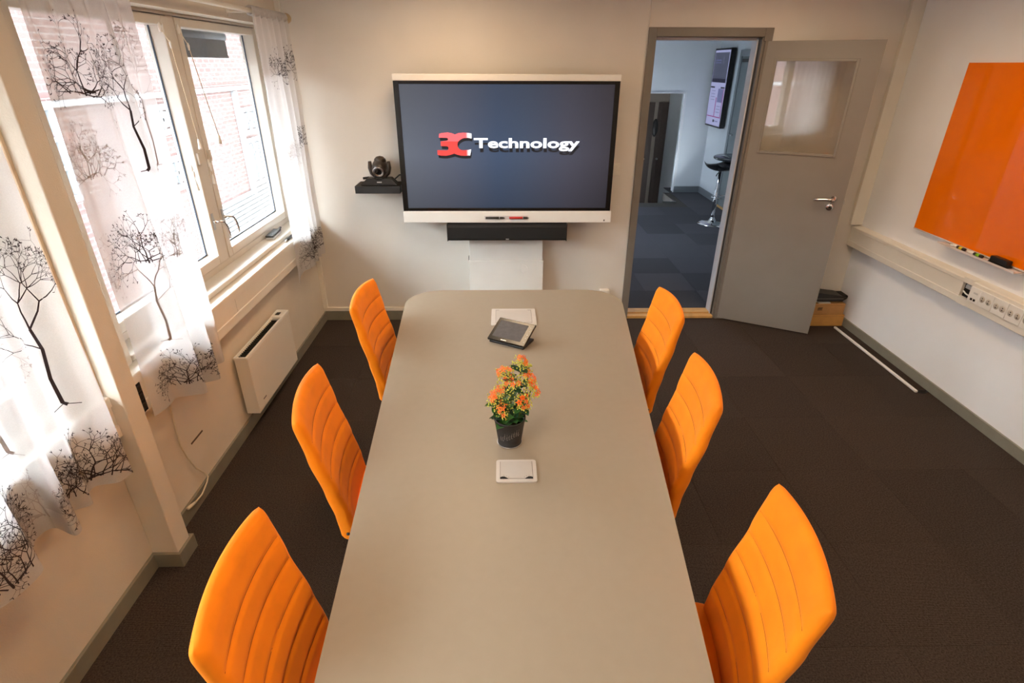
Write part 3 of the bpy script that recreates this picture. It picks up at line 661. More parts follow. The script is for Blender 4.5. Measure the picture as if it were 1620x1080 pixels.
# soundbar
sb = empty('soundbar', (.03, 4.12, .757))
prism('cabinet', [(4.055, .775), (4.062, .762), (4.16, .757), (4.17, .77), (4.17, .872), (4.16, .884), (4.09, .886), (4.062, .876), (4.055, .862)], -.41, .478, m_blackm, sb, 'x')
for a, b in ((-.416, -.41), (.478, .484)): box('end_cap', a, b, 4.053, 4.172, .757, .888, m_black, sb, bev=.002)
box('badge', .024, .048, 4.0535, 4.0565, .768, .777, m_silver, sb)
boxes('bracket', [(-.1, .14, 4.165, 4.2, .78, .86)], m_steel, sb)
tag(sb, 'long black soundbar mounted under the large display', 'soundbar')
# column
cl = empty('display_column', (.03, 4.25, 0))
box('upper_cover', -.262, .316, 4.2, YB-.002, .555, 1.5, m_white, cl, bev=.004)
box('lower_cover', -.268, .324, 4.193, YB-.016, .02, .556, m_white, cl, bev=.004)
box('floor_plate', -.268, .324, 4.15, YB-.016, 0, .02, m_white, cl, bev=.003)
boxes('side_latch', [(-.272, -.266, 4.21, 4.24, .557, .587)], m_fgrey, cl)
lathe('dent_mark', [(.0, 0), (.03, 0), (.034, .001)], m_white, cl, 16, (.165, 4.192, .49), 'y')
tag(cl, 'white column carrying the large display against the back wall', 'column')

# ------------------------------------------------------------------ shelf with conference camera
sh = empty('wall_shelf', (-.915, 4.2, 1.1))
box('board', -1.08, -.75, 4.12, YB, 1.098, 1.152, mat('black_shelf_laminate', rgb(30, 28, 27), .5, noise=.12, nscale=80), sh, bev=.002)
box('wall_plate', -1.06, -.77, YB-.006, YB-.0005, 1.085, 1.098, m_steel, sh)
tag(sh, 'small black wall shelf left of the large display', 'shelf')
pc = empty('conference_camera', (-.9, 4.2, 1.153))
prism('base', [(-1.035, 4.135), (-.775, 4.135), (-.79, 4.26), (-1.02, 4.26)], 1.156, 1.165, m_black, pc, 'z', .002)
mesh_obj('base_cover', [(-1.032, 4.135, 1.163), (-.778, 4.135, 1.163), (-.79, 4.26, 1.163), (-1.02, 4.26, 1.163), (-.995, 4.155, 1.198), (-.815, 4.155, 1.198), (-.82, 4.235, 1.2), (-.99, 4.235, 1.2)], [(0, 1, 5, 4), (1, 2, 6, 5), (2, 3, 7, 6), (3, 0, 4, 7), (4, 5, 6, 7), (3, 2, 1, 0)], m_black, pc)
lathe('turntable', [(.05, 0), (.05, .008), (.045, .012)], m_black, pc, 24, (-.902, 4.195, 1.197))
# U-shaped yoke with two arms
bm = bmesh.new()
add_tube(bm, [(-.9-.068, 4.195, 1.315), (-.9-.069, 4.195, 1.27), (-.9-.06, 4.195, 1.235), (-.9-.035, 4.195, 1.213), (-.9, 4.195, 1.207), (-.9+.035, 4.195, 1.213), (-.9+.06, 4.195, 1.235), (-.9+.069, 4.195, 1.27), (-.9+.068, 4.195, 1.315)], [.012, .016, .016, .016, .016, .016, .016, .016, .012], 12)
for v in bm.verts: v.co.y = 4.195+(v.co.y-4.195)*1.7
bm_obj('yoke', bm, mat('dark_brown_plastic', rgb(52, 44, 38), .35, noise=.08), pc, True)
hd_ = lathe('head', [(0, .085), (.025, .08), (.045, .06), (.052, .02), (.052, -.03), (.046, -.055), (.04, -.058)], MATS['dark_brown_plastic'], pc, 28, (0, 0, 0), 'y')
hm_ = Matrix.Translation((-.9, 4.19, 1.275)) @ Matrix.Rotation(radians(24), 4, 'X')
hd_.data.transform(hm_)
ring = lathe('lens_ring', [(.038, -.056), (.041, -.063), (.036, -.066), (.032, -.062)], m_steel, hd_, 28, (0, 0, 0), 'y'); ring.data.transform(hm_)
ln = lathe('lens', [(.033, -.058), (.025, -.0625), (0, -.065)], m_lens, hd_, 24, (0, 0, 0), 'y'); ln.data.transform(hm_)
lathe('top_dome', [(.045, 0), (.04, .02), (.025, .034), (0, .04)], MATS['dark_brown_plastic'], pc, 24, (-.895, 4.21, 1.312))
box('logo_plate', -.918, -.883, 4.1385, 4.1425, 1.172, 1.18, m_silver, pc)
tube('camera_lead', [(-.80, 4.23, 1.185), (-.77, 4.25, 1.21), (-.74, 4.26, 1.21), (-.715, 4.27, 1.195)], .005, m_black, pc, 8)
tube('side_plug', [(-1.035, 4.22, 1.19), (-.99, 4.22, 1.195)], .009, m_black, pc, 10)
tag(pc, 'dark pan tilt conference camera standing on the small black shelf', 'camera')

# wall switch and socket on the back wall
sw = empty('light_switch', (.86, YB, 1.24)); box('plate', .812, .893, YB-.012, YB, 1.20, 1.285, m_trunk, sw, bev=.003); box('rocker', .83, .878, YB-.017, YB-.012, 1.215, 1.272, m_trunk, sw, bev=.002)
tag(sw, 'cream light switch on the wall at the right edge of the display', 'switch')
so = empty('wall_socket', (.85, YB, .25)); box('plate', .808, .888, YB-.045, YB, .20, .275, m_trunk, so, bev=.006)
lathe('socket_well', [(.02, 0), (.02, -.003)], m_hole, so, 20, (.85, YB-.045, .235), 'y')
tag(so, 'cream wall socket low on the back wall beside the door frame', 'socket')

# ------------------------------------------------------------------ right wall: orange glass board, tray, markers
wb = empty('glass_board', (XR, 3.0, .955))
box('panel', XR-.022, XR-.014, 2.10, 3.70, .956, 1.968, m_orboard, wb, bev=.0015)
for yy in (2.3, 3.5):
    for zz in (1.1, 1.8): lathe('standoff', [(.02, 0), (.02, .014)], m_steel, wb, 14, (XR-.014, yy, zz), 'x')
boxes('lower_edge_rail', [(XR-.024, XR-.012, 2.10, 3.70, .948, .956)], m_acryl, wb)
tag(wb, 'glossy orange glass writing board on the right wall', 'board')
ty = empty('pen_ledge', (XR-.05, 3.1, .94)); boxes('shelf', [(XR-.075, XR-.0, 2.8, 3.39, .938, .943), (XR-.077, XR-.074, 2.8, 3.39, .938, .950)], m_acryl, ty)
tag(ty, 'clear ledge for markers under the orange glass board', 'ledge')
def marker(y0, capm, bandm, label):
    r = empty('marker', (XR-.05, y0, .944)); x = XR-.055; z = .9535
    tube('cap', [(x, y0, z), (x, y0-.052, z)], .0095, m_white if capm == 'w' else m_black, r, 14)
    tube('barrel', [(x, y0-.052, z), (x, y0-.115, z)], .0088, m_black, r, 14)
    tube('colour_band', [(x, y0-.07, z), (x, y0-.095, z)], .0092, bandm, r, 14)
    tag(r, label, 'marker', 'markers on the board ledge')
marker(3.30, 'w', mat('yellow_band', rgb(225, 200, 30), .5, noise=.03), 'white capped marker with yellow band on the board ledge')
marker(3.165, 'w', mat('green_band', rgb(140, 210, 40), .5, noise=.03), 'white capped marker with green band beside the eraser')
er = empty('board_eraser', (XR-.05, 2.94, .944)); box('felt', XR-.072, XR-.03, 2.87, 2.99, .944, .954, m_blackm, er); box('grip', XR-.07, XR-.032, 2.872, 2.988, .954, .985, m_black, er, bev=.006)
tag(er, 'black board eraser at the end of the ledge', 'eraser')
# strip leaning on the floor
stp = empty('floor_strip', (2.757, 3.6, 0)); box('rod', 2.748, 2.766, 3.085, 4.095, .001, .016, m_white, stp, bev=.003)
tube('end_hook', [(2.765, 3.085, .006), (2.80, 3.075, .006), (2.83, 3.085, .006), (2.835, 3.10, .006), (2.80, 3.105, .006), (2.768, 3.095, .006)], .004, m_black, stp, 8)
tag(stp, 'white rod lying on the carpet along the right wall', 'rod')
# boxes behind the door
bx = empty('wooden_tray_box', (2.7, 4.2, 0)); box('carcass', 2.52, 2.84, 4.135, 4.29, 0, .10, m_card2, bx, bev=.004); box('lid_seam', 2.522, 2.838, 4.1335, 4.1355, .088, .092, m_card, bx)
tag(bx, 'flat pine coloured box on the floor in the corner behind the door', 'box')
cbx = empty('cardboard_box', (2.69, 4.2, .10)); box('carton', 2.565, 2.825, 4.14, 4.29, .101, .198, m_card, cbx, bev=.003)
boxes('flap', [(2.57, 2.82, 4.1385, 4.1405, .183, .186)], mat('carton_fold_shade', rgb(160, 114, 64), .8, noise=.05), cbx)  # flap line in a darker carton tone, its shade painted in
boxes('stamp', [(2.60, 2.64, 4.1385, 4.1402, .142, .146), (2.60, 2.637, 4.1385, 4.1402, .150, .156), (2.603, 2.64, 4.1385, 4.1402, .160, .166)], m_print, cbx)
tag(cbx, 'brown cardboard carton on top of the flat pine box', 'box')
bk = tag(box('paper_sheet', 2.60, 2.70, 4.145, 4.26, .199, .207, m_label, bev=.001), 'pale booklet lying on the cardboard carton', 'booklet')
bg_ = empty('black_case', (2.68, 4.22, .21))
prism('shell', [(2.55, .232), (2.565, .215), (2.80, .213), (2.83, .235), (2.83, .25), (2.775, .262), (2.56, .292), (2.55, .27)], 4.155, 4.285, m_black, bg_, 'y', .004)
box('side_pouch', 2.79, 2.838, 4.16, 4.27, .236, .262, m_blackm, bg_, bev=.004); boxes('edge_zip', [(2.57, 2.8, 4.152, 4.156, .236, .240)], m_fgrey, bg_)
tag(bg_, 'black equipment case on top of the boxes behind the door', 'case')

# remote and marker on the window sill
rm = empty('phone_handset', (-1.56, 3.8, .893))
RMm = Matrix.Translation((-1.565, 3.70, .893)) @ Matrix.Rotation(radians(4), 4, 'Z')
def rp(name, lst, m, par, bev=0):
    bm = bmesh.new()
    for b in lst: add_box(bm, *b, bev=bev)
    bmesh.ops.transform(bm, matrix=RMm, verts=bm.verts); return bm_obj(name, bm, m, par)
rp('lower_shell', [(-.026, .026, -.07, .11, 0, .016)], m_silver, rm, .005); up_ = rp('upper_shell', [(-.027, .027, -.072, .11, .016, .03)], m_black, rm, .005)
rp('display', [(-.018, .018, .05, .095, .030, .0315)], m_tabscr, up_)
for i in range(3):
    for j in range(4): rp('key', [(-.018+i*.0135, -.008+i*.0135, -.06+j*.024, -.044+j*.024, .03, .0325)], m_tabscr, up_, .001)
rp('cord_end', [(-.006, .006, .11, .19, .012, .024)], m_black, rm, .003)
tag(rm, 'black and silver handset lying on the window sill beside the right curtain', 'handset')
mk = empty('marker', (-1.475, 3.75, .87)); tube('barrel', [(-1.478, 3.70, .8715), (-1.478, 3.81, .8715)], .009, m_black, mk, 12); tube('tip', [(-1.478, 3.672, .8715), (-1.478, 3.70, .8715)], [.004, .007], m_label, mk, 10)
tag(mk, 'black marker lying on the trunking below the handset', 'marker')

# ------------------------------------------------------------------ conference table
TZ = .74
def table_outline(off=0.0):
    def xl(y): return -.417-.0635*(y-.747)-off*0
    def xr(y): return .460+.1025*(y-.734)
    y0, y1 = .05, 3.092
    P = [(xl(y0), y0), (xr(y0), y0), (xr(y1), y1), (xl(y1), y1)]
    out = []
    R_ = [.20, .20, .20, .20]
    for i in range(4):
        p = Vector(P[i]); a = (Vector(P[i-1])-p).normalized(); b = (Vector(P[(i+1) % 4])-p).normalized()
        th = math.acos(max(-1, min(1, a.dot(b)))); d = R_[i]/math.tan(th/2); c = p+(a+b).normalized()*(R_[i]/sin(th/2))
        s = p+a*d-c; e = p+b*d-c; n = 12; a0 = math.atan2(s.y, s.x); a1 = math.atan2(e.y, e.x); da = (a1-a0+pi) % (2*pi)-pi
        for k in range(n+1): q = a0+da*k/n; out.append((c.x+R_[i]*cos(q), c.y+R_[i]*sin(q)))
    return out
tb = empty('conference_table', (.04, 1.57, 0))
prism('tabletop', table_outline(), TZ-.0275, TZ, m_table, tb, 'z', .0015)
ol = table_outline(); cx_ = sum(p[0] for p in ol)/len(ol); cy2 = sum(p[1] for p in ol)/len(ol)
prism('edge_band', [(cx_+(x-cx_)*1.0018, cy2+(y-cy2)*1.0008) for x, y in ol], TZ-.029, TZ-.004, m_edge, tb, 'z')
for yy in (.75, 2.45):
    box('column', -.02, .10, yy-.1, yy+.1, .02, TZ-.029, m_steel, tb, bev=.01)
    box('foot_plate', -.25, .33, yy-.2, yy+.2, 0, .02, m_steel, tb, bev=.006)
box('cable_tray', -.02, .10, .85, 2.35, .58, .66, m_steel, tb, bev=.004)
tag(tb, 'long grey conference table with rounded end tapering toward the camera', 'table')

def hub(x0, x1, y0, y1, r, label, notches):
    h = empty('table_power_hub', ((x0+x1)/2, (y0+y1)/2, TZ))
    prism('rim', rrect(x0, x1, y0, y1, r), TZ+.0002, TZ+.005, mat('hub_plastic', rgb(196, 190, 184), .4, noise=.015), h, 'z', .0015)
    ix0, ix1, iy0, iy1 = x0+(x1-x0)*.10, x1-(x1-x0)*.10, y0+(y1-y0)*.13, y1-(y1-y0)*.10
    box('lid_gap', ix0-.001, ix1+.001, iy0-.001, iy1+.001, TZ+.0045, TZ+.0053, m_fgrey, h)
    box('lid', ix0+.0005, ix1-.0005, iy0+.0005, iy1-.0005, TZ+.005, TZ+.0066, mat('lid_plastic', rgb(186, 180, 174), .4, noise=.015), h, bev=.0006)
    if notches:
        for sgn, xa in ((1, ix0), (-1, ix1)):
            pts = [(xa, iy0-.002), (xa+sgn*.027, iy0-.002), (xa+sgn*.022, iy0+.003), (xa+sgn*.014, iy0+.009), (xa+sgn*.007, iy0+.009), (xa, iy0+.006)]
            prism('cable_notch', pts if sgn > 0 else pts[::-1], TZ+.0064, TZ+.007, m_hole, h, 'z')
            for k, (dx, dy) in enumerate(((.012, .015), (.021, .011), (.028, .006))): lathe('screw_dot', [(.0012, 0), (.0012, .0006)], m_fgrey, h, 8, (xa+sgn*dx, iy0+dy, TZ+.0066))
    else:
        boxes('hinge_mark', [(ix0, ix0+.018, iy1-.002, iy1+.001, TZ+.0066, TZ+.007), (ix1-.018, ix1, iy1-.002, iy1+.001, TZ+.0066, TZ+.007)], m_fgrey, h)
    tag(h, label, 'power hub')
hub(-.025, .109, 1.386, 1.497, .008, 'white cable outlet with two notches set into the near part of the table', True)
hub(-.062, .176, 2.585, 2.797, .005, 'larger white cable outlet lid behind the tablet on the table', False)

# control tablet
tp = empty('control_tablet', (.03, 2.42, TZ))
ta = math.atan2(-.096, .174)
TM = Matrix.Translation((.010, 2.352, .762)) @ Matrix.Rotation(ta, 4, 'Z') @ Matrix.Rotation(radians(24.5), 4, 'X')
def tpart(name, lst, m, par, bev=0, mt=TM):
    bm = bmesh.new()
    for b in lst: add_box(bm, *b, bev=bev)
    bmesh.ops.transform(bm, matrix=mt, verts=bm.verts); return bm_obj(name, bm, m, par)
fr_ = tpart('frame', [(-.1, .1, 0, .144, -.012, 0)], MATS['black_gloss_bezel'], tp, .003)
tpart('screen', [(-.084, .068, .022, .128, -.0005, .0006)], m_tabscr, fr_)
for k in range(5): tpart('touch_icon', [(.083, .0865, .022+k*.0235, .0255+k*.0235, -.0003, .0007)], m_label, fr_)
tpart('brand_bar', [(-.03, .0, .0075, .0115, -.0003, .0007)], m_silver, fr_)
TB = Matrix.Translation((.010, 2.352, TZ)) @ Matrix.Rotation(ta, 4, 'Z')
tpart('base', [(-.092, .096, .006, .12, .001, .012)], m_black, tp, .003, TB)
tpart('back_stand', [(-.06, .06, .07, .11, .01, .045)], m_black, tp, .004, TB)
tag(tp, 'black tilted touch control tablet on the far part of the table', 'tablet')

# ------------------------------------------------------------------ potted plant
random.seed(7)
pl = empty('potted_kalanchoe', (.022, 1.605, TZ)); PC = Vector((.022, 1.605, TZ))
pot = lathe('pot', [(0, 0), (.041, 0), (.043, .003), (.043, .006), (.0415, .008), (.054, .1), (.0565, .103), (.0565, .108), (.052, .108), (.047, .085), (0, .085)], m_pot, pl, 40, PC)
lathe('soil', [(0, .088), (.047, .088), (.0475, .083)], m_soil, pl, 24, PC)
bm = bmesh.new(); add_tube(bm, [PC+Vector((.0435*cos(a), .0435*sin(a), .003)) for a in [2*pi*k/40 for k in range(41)]], .0014, 6, False); bm_obj('bottom_wire', bm, m_steel, pot, True)
# chalky handwriting-like scratches around the front of the pot
bm = bmesh.new()
def pot_pt(a, z): r = .0415+(.054-.0415)*(z-.008)/.092+.0006; return PC+Vector((r*sin(a), -r*cos(a), z))
for k in range(9):
    a0 = -.75+k*.17; z0 = .040+.003*k+random.uniform(-.004, .004)
    pts = [pot_pt(a0+.06*cos(t)+t*.012, z0+.009*sin(t)) for t in [random.uniform(0, 2)+i*.55 for i in range(9)]]
    add_tube(bm, pts, .00035, 4)
    add_tube(bm, [pot_pt(a0+.02, z0-.008), pot_pt(a0+.05, z0+.012+random.uniform(0, .01))], .0004, 4)
bm_obj('chalk_scribble', bm, m_chalk, pot)
# leaf mesh
def leaf_mesh(name, m):
    V = []; Fc = []
    L, Wd = 1.0, .62; n = 6
    for i in range(n+1):
        t = i/n; w = Wd*.5*sin(pi*min(1, t*.93+.07))**.75*(1.0 if i < n else .12); z = .22*t*t*-1+.08*t
        V += [(L*t, -w, z+.10*w), (L*t, 0, z-.05), (L*t, w, z+.10*w)]
    for i in range(n):
        a = 3*i
        Fc += [(a, a+3, a+4, a+1), (a+1, a+4, a+5, a+2)]
    me = bpy.data.meshes.new(name); me.from_pydata(V, [], Fc); me.materials.append(m)
    me.polygons.foreach_set('use_smooth', [True]*len(me.polygons)); return me
lmA, lmB = leaf_mesh('leaf', m_leaf), leaf_mesh('leaf_dark', m_leafd)
def put(name, me, M_, parent):
    o = bpy.data.objects.new(name, me); COL.objects.link(o); o.parent = parent
    o.matrix_parent_inverse = W[parent.name].inverted(); o.matrix_basis = M_; W[o.name] = M_; return o
def blossom_mesh(name, m):
    V = [(0, 0, 0)]; Fc = []
    for ring in range(2):
        for k in range(5):
            a = 2*pi*k/5+ring*.63; r = 1.0 if ring == 0 else .62; z = .15+.45*ring
            b = len(V)
            V += [(.1*cos(a), .1*sin(a), .12+.25*ring), (.6*r*cos(a-.42), .6*r*sin(a-.42), z+.05), (r*cos(a), r*sin(a), z), (.6*r*cos(a+.42), .6*r*sin(a+.42), z+.05), (.55*r*cos(a), .55*r*sin(a), z-.12)]
            Fc += [(b, b+1, b+4), (b+1, b+2, b+4), (b+2, b+3, b+4), (b+3, b, b+4), (b, b+3, b+2, b+1)]
    me = bpy.data.meshes.new(name); me.from_pydata(V, [], Fc); me.materials.append(m); return me
bmA, bmB = blossom_mesh('blossom', m_petal), blossom_mesh('blossom_deep', m_petal2)
# clusters: offset from pot centre (x, y, z above the table), colour
clusters = [(-.020, .010, .285, 0), (.046, .030, .312, 1), (.006, -.005, .255, 0), (.070, .012, .262, 1), (.082, .0, .222, 1), (-.058, -.012, .195, 0), (-.036, -.005, .215, 0), (-.024, -.038, .165, 0), (.050, -.035, .190, 1)]
def look(d, spin=0):
    d = Vector(d).normalized(); q = d.to_track_quat('Z', 'Y'); return q.to_matrix().to_4x4() @ Matrix.Rotation(spin, 4, 'Z')
for ci, (x, y, z, cc) in enumerate(clusters):
    C = PC+Vector((x, y, z)); dirv = Vector((x*2.2, y*2.2-.05, .12+z*.2)).normalized()
    base = PC+Vector((x*.25, y*.25, .085))
    tube('flower_stem', [base, base.lerp(C, .5)+Vector((x*.15, y*.15, .01)), C-dirv*.014], [.0026, .0024, .0018], m_stem, pl, 6)
    side = dirv.orthogonal().normalized(); oth = dirv.cross(side)
    for k in range(7):
        a = 2*pi*k/6+ci; r = .0 if k == 4 else random.uniform(.012, .026)
        P_ = C+side*(r*cos(a))+oth*(r*sin(a))+dirv*(.006 if k == 4 else random.uniform(-.002, .006))
        put('blossom', (bmA if cc == 0 or k == 2 else bmB), Matrix.Translation(P_) @ look(dirv+side*.5*cos(a)+oth*.5*sin(a)+Vector((0, -.25, .1)), random.random()*6) @ Matrix.Scale(random.uniform(.0095, .013), 4), pl)
    bm = bmesh.new()
    for k in range(120):
        a = random.uniform(0, 2*pi); r = .034*sqrt(random.random()); P_ = C+side*(r*cos(a))+oth*(r*sin(a))-dirv*random.uniform(-.004, .022)*(.4+r/.03)
        t = bmesh.new(); bmesh.ops.create_icosphere(t, subdivisions=1, radius=random.uniform(.0017, .0030))
        merge(bm, t, Matrix.Translation(P_) @ Matrix.Diagonal((1, 1, random.uniform(1, 1.7), 1)))
    o = bm_obj('bud_cluster', bm, m_bud, pl, True); o['kind'] = 'stuff'
for k in range(66):
    a = 2*pi*k/11+random.uniform(-.25, .25); lev = min(3, k//11); zz = (.105, .135, .17, .225)[lev]
    s = random.uniform(.044, .064)*(1, 1, .95, .75)[lev]
    p0 = PC+Vector((.012*cos(a), .012*sin(a), zz+random.uniform(-.01, .01)))
    if lev == 3:
        c0 = clusters[k % 9]; p0 = PC+Vector((c0[0]*.75, c0[1]*.75, c0[2]-.03+random.uniform(-.012, .004)))
    put('leaf', lmA if random.random() < .55 else lmB, Matrix.Translation(p0) @ Matrix.Rotation(a, 4, 'Z') @ Matrix.Rotation(random.uniform(-.55, .1), 4, 'Y') @ Matrix.Scale(s, 4), pl)
tag(pl, 'potted orange flowering kalanchoe in a dark zinc pot on the table', 'plant')

# ------------------------------------------------------------------ chairs
def make_chair():
    """Local frame: +x points away from the table, y runs across the backrest, origin on the floor under the back's top edge."""
    r = empty('dining_chair', (0, 0, 0))
    HW, Z0, Z1 = .2, .44, .955
    seams = [.862, .785, .71, .635, .56]
    def prof(z):                                     # centre line of the back, outward offset
        pts = [(.40, -.100), (.46, -.099), (.54, -.090), (.65, -.067), (.8, -.030), (.955, 0)]
        for (za, xa), (zb, xb) in zip(pts, pts[1:]):
            if z <= zb:
                t = (z-za)/(zb-za); t = max(0, t); t2 = t*t*(3-2*t); return xa+(xb-xa)*(.5*t+.5*t2)
        return 0
    nu, nv = 40, 84; V = []; Fc = []
    def pt(u, v, side):
        crown = .014*(1-u*u)
        zz = Z0+(Z1-Z0+crown)*v
        zo = Z0+(Z1-Z0)*v
        ev = min(1, (1-v)/.065); ev = sqrt(max(0, 1-(1-ev)**2))
        eb = min(1, v/.03); eb = sqrt(max(0, 1-(1-eb)**2))
        au = abs(u); eu = min(1, (1-au)/.11); eu = sqrt(max(0, 1-(1-eu)**2))
        th = (.017+.010*(1-v))*ev*eb*eu
        x = prof(zo)+.024*(1-u*u)-.012
        if side == 0:                                # front, toward the table
            pad = .006
            fade = min(1, max(0, (1-au)/.1-.35))
            puff = 1
            for s in seams: puff -= .85*exp(-((zo-s-.004*(u*u))/.0075)**2)*fade
            inner = min(1, max(0, (1-au)/.16)); inner = inner*inner*(3-2*inner)
            x -= th+pad*puff*ev*eb*inner
        else: x += th
        y = u*HW*(1-.05*(1-v)**2)*(1.0 if v < .93 else 1-.03*((v-.93)/.07)**3)
        return (x, y, zz)
    def U(i): t = -1+2*i/nu; return math.copysign(1-(1-abs(t))**1.35, t)
    for side in (0, 1):
        for i in range(nu+1):
            for j in range(nv+1):
                V.append(pt(U(i), 1-(1-j/nv)**1.12, side))
    o = (nu+1)*(nv+1)
    for i in range(nu):
        for j in range(nv):
            a = i*(nv+1)+j; q = (a, a+1, a+nv+2, a+nv+1)
            Fc.append(q[::-1]); Fc.append(tuple(o+k for k in q))
    back = mesh_obj('backrest', V, Fc, m_orange, r, True)
    bm = bmesh.new(); bm.from_mesh(back.data); bmesh.ops.remove_doubles(bm, verts=bm.verts, dist=1e-5); bmesh.ops.recalc_face_normals(bm, faces=bm.faces); bm.to_mesh(back.data); bm.free()
    back.data.polygons.foreach_set('use_smooth', [True]*len(back.data.polygons))
    for s in seams:
        pts = []
        for k in range(33):
            u = -.9+1.8*k/32; v = (s+.004*u*u-Z0)/(Z1-Z0); p = pt(u, v, 0); pts.append((p[0]+.0004, p[1], p[2]))
        tube('seam', pts, .0011, m_seam, back, 5)
    bm = bmesh.new(); pts = []
    # seat cushion
    n = 20; V = []; Fc = []
    for side in (0, 1):
        for i in range(n+1):
            for j in range(n+1):
                u = -1+2*i/n; v = -1+2*j/n
                u = math.copysign(1-(1-abs(u))**1.4, u); v = math.copysign(1-(1-abs(v))**1.4, v)
                eu = sqrt(max(0, 1-(1-min(1, (1-abs(u))/.12))**2)); evv = sqrt(max(0, 1-(1-min(1, (1-abs(v))/.12))**2))
                h = (.042 if side == 0 else -.034)*eu*evv
                V.append((-.315+.205*u, .21*v*(1+.04*u*-1), .430+h))
    o = (n+1)**2
    for i in range(n):
        for j in range(n):
            a = i*(n+1)+j; q = (a, a+n+1, a+n+2, a+1); Fc.append(q); Fc.append(tuple(o+k for k in q[::-1]))
    seat = mesh_obj('seat', V, Fc, m_orange, r, True)
    bm = bmesh.new(); bm.from_mesh(seat.data); bmesh.ops.remove_doubles(bm, verts=bm.verts, dist=1e-5); bm.to_mesh(seat.data); bm.free()
    seat.data.polygons.foreach_set('use_smooth', [True]*len(seat.data.polygons))
    tube('piping', [(-.315+.206*a, .211*b, .430) for a, b in [(-.9, -1), (.9, -1), (1, -.9), (1, .9), (.9, 1), (-.9, 1), (-1, .9), (-1, -.9), (-.9, -1)]], .003, m_orange, seat, 6)
    box('seat_frame', -.49, -.13, -.17, .17, .375, .398, m_black, r, bev=.005)
    for sx_, sy_ in ((-1, -1), (-1, 1), (1, -1), (1, 1)):
        x = -.315+.17*sx_; y = .165*sy_
        tube('leg', [(x, y, .385), (x+.012*sx_, y+.004*sy_, .2), (x+.025*sx_, y+.008*sy_, .0)], [.014, .012, .010], m_chrome, r, 12)
    for sy_ in (-1, 1):
        p = pt(.985*sy_, .045, 1)
        lathe('screw', [(.006, 0), (.006, .004*sy_), (.003, .006*sy_)], m_black, r, 12, (p[0]-.012, .19*sy_, .475), 'y')
    tag(r, 'x', 'chair', 'orange chairs around the conference table')
    return r
ch0 = make_chair()
def place(first, far, near, side, label):
    """far / near: world xy of the two top corners of the back"""
    o = ch0 if first else copy_tree(ch0)
    cx, cyy = (far[0]+near[0])/2, (far[1]+near[1])/2
    d = Vector((far[0]-near[0], far[1]-near[1]))
    a = math.atan2(d.y, d.x)-pi/2
    o.location = (cx, cyy, 0); o.rotation_euler.z = a if side > 0 else a+pi
    o['label'] = label
place(True, (.745, 1.125), (.681, .744), 1, 'orange upholstered chair on the right side nearest the camera')
place(False, (.754, 1.870), (.716, 1.497), 1, 'orange upholstered chair in the middle of the right side of the table')
place(False, (.800, 2.571), (.801, 2.209), 1, 'orange upholstered chair on the right side nearest the open door')
place(False, (-.628, 1.050), (-.601, .681), -1, 'orange upholstered chair on the left side nearest the camera')
place(False, (-.702, 1.796), (-.656, 1.425), -1, 'orange upholstered chair in the middle of the left side of the table')
place(False, (-.688, 2.711), (-.702, 2.329), -1, 'orange upholstered chair on the left side nearest the heater and back wall')

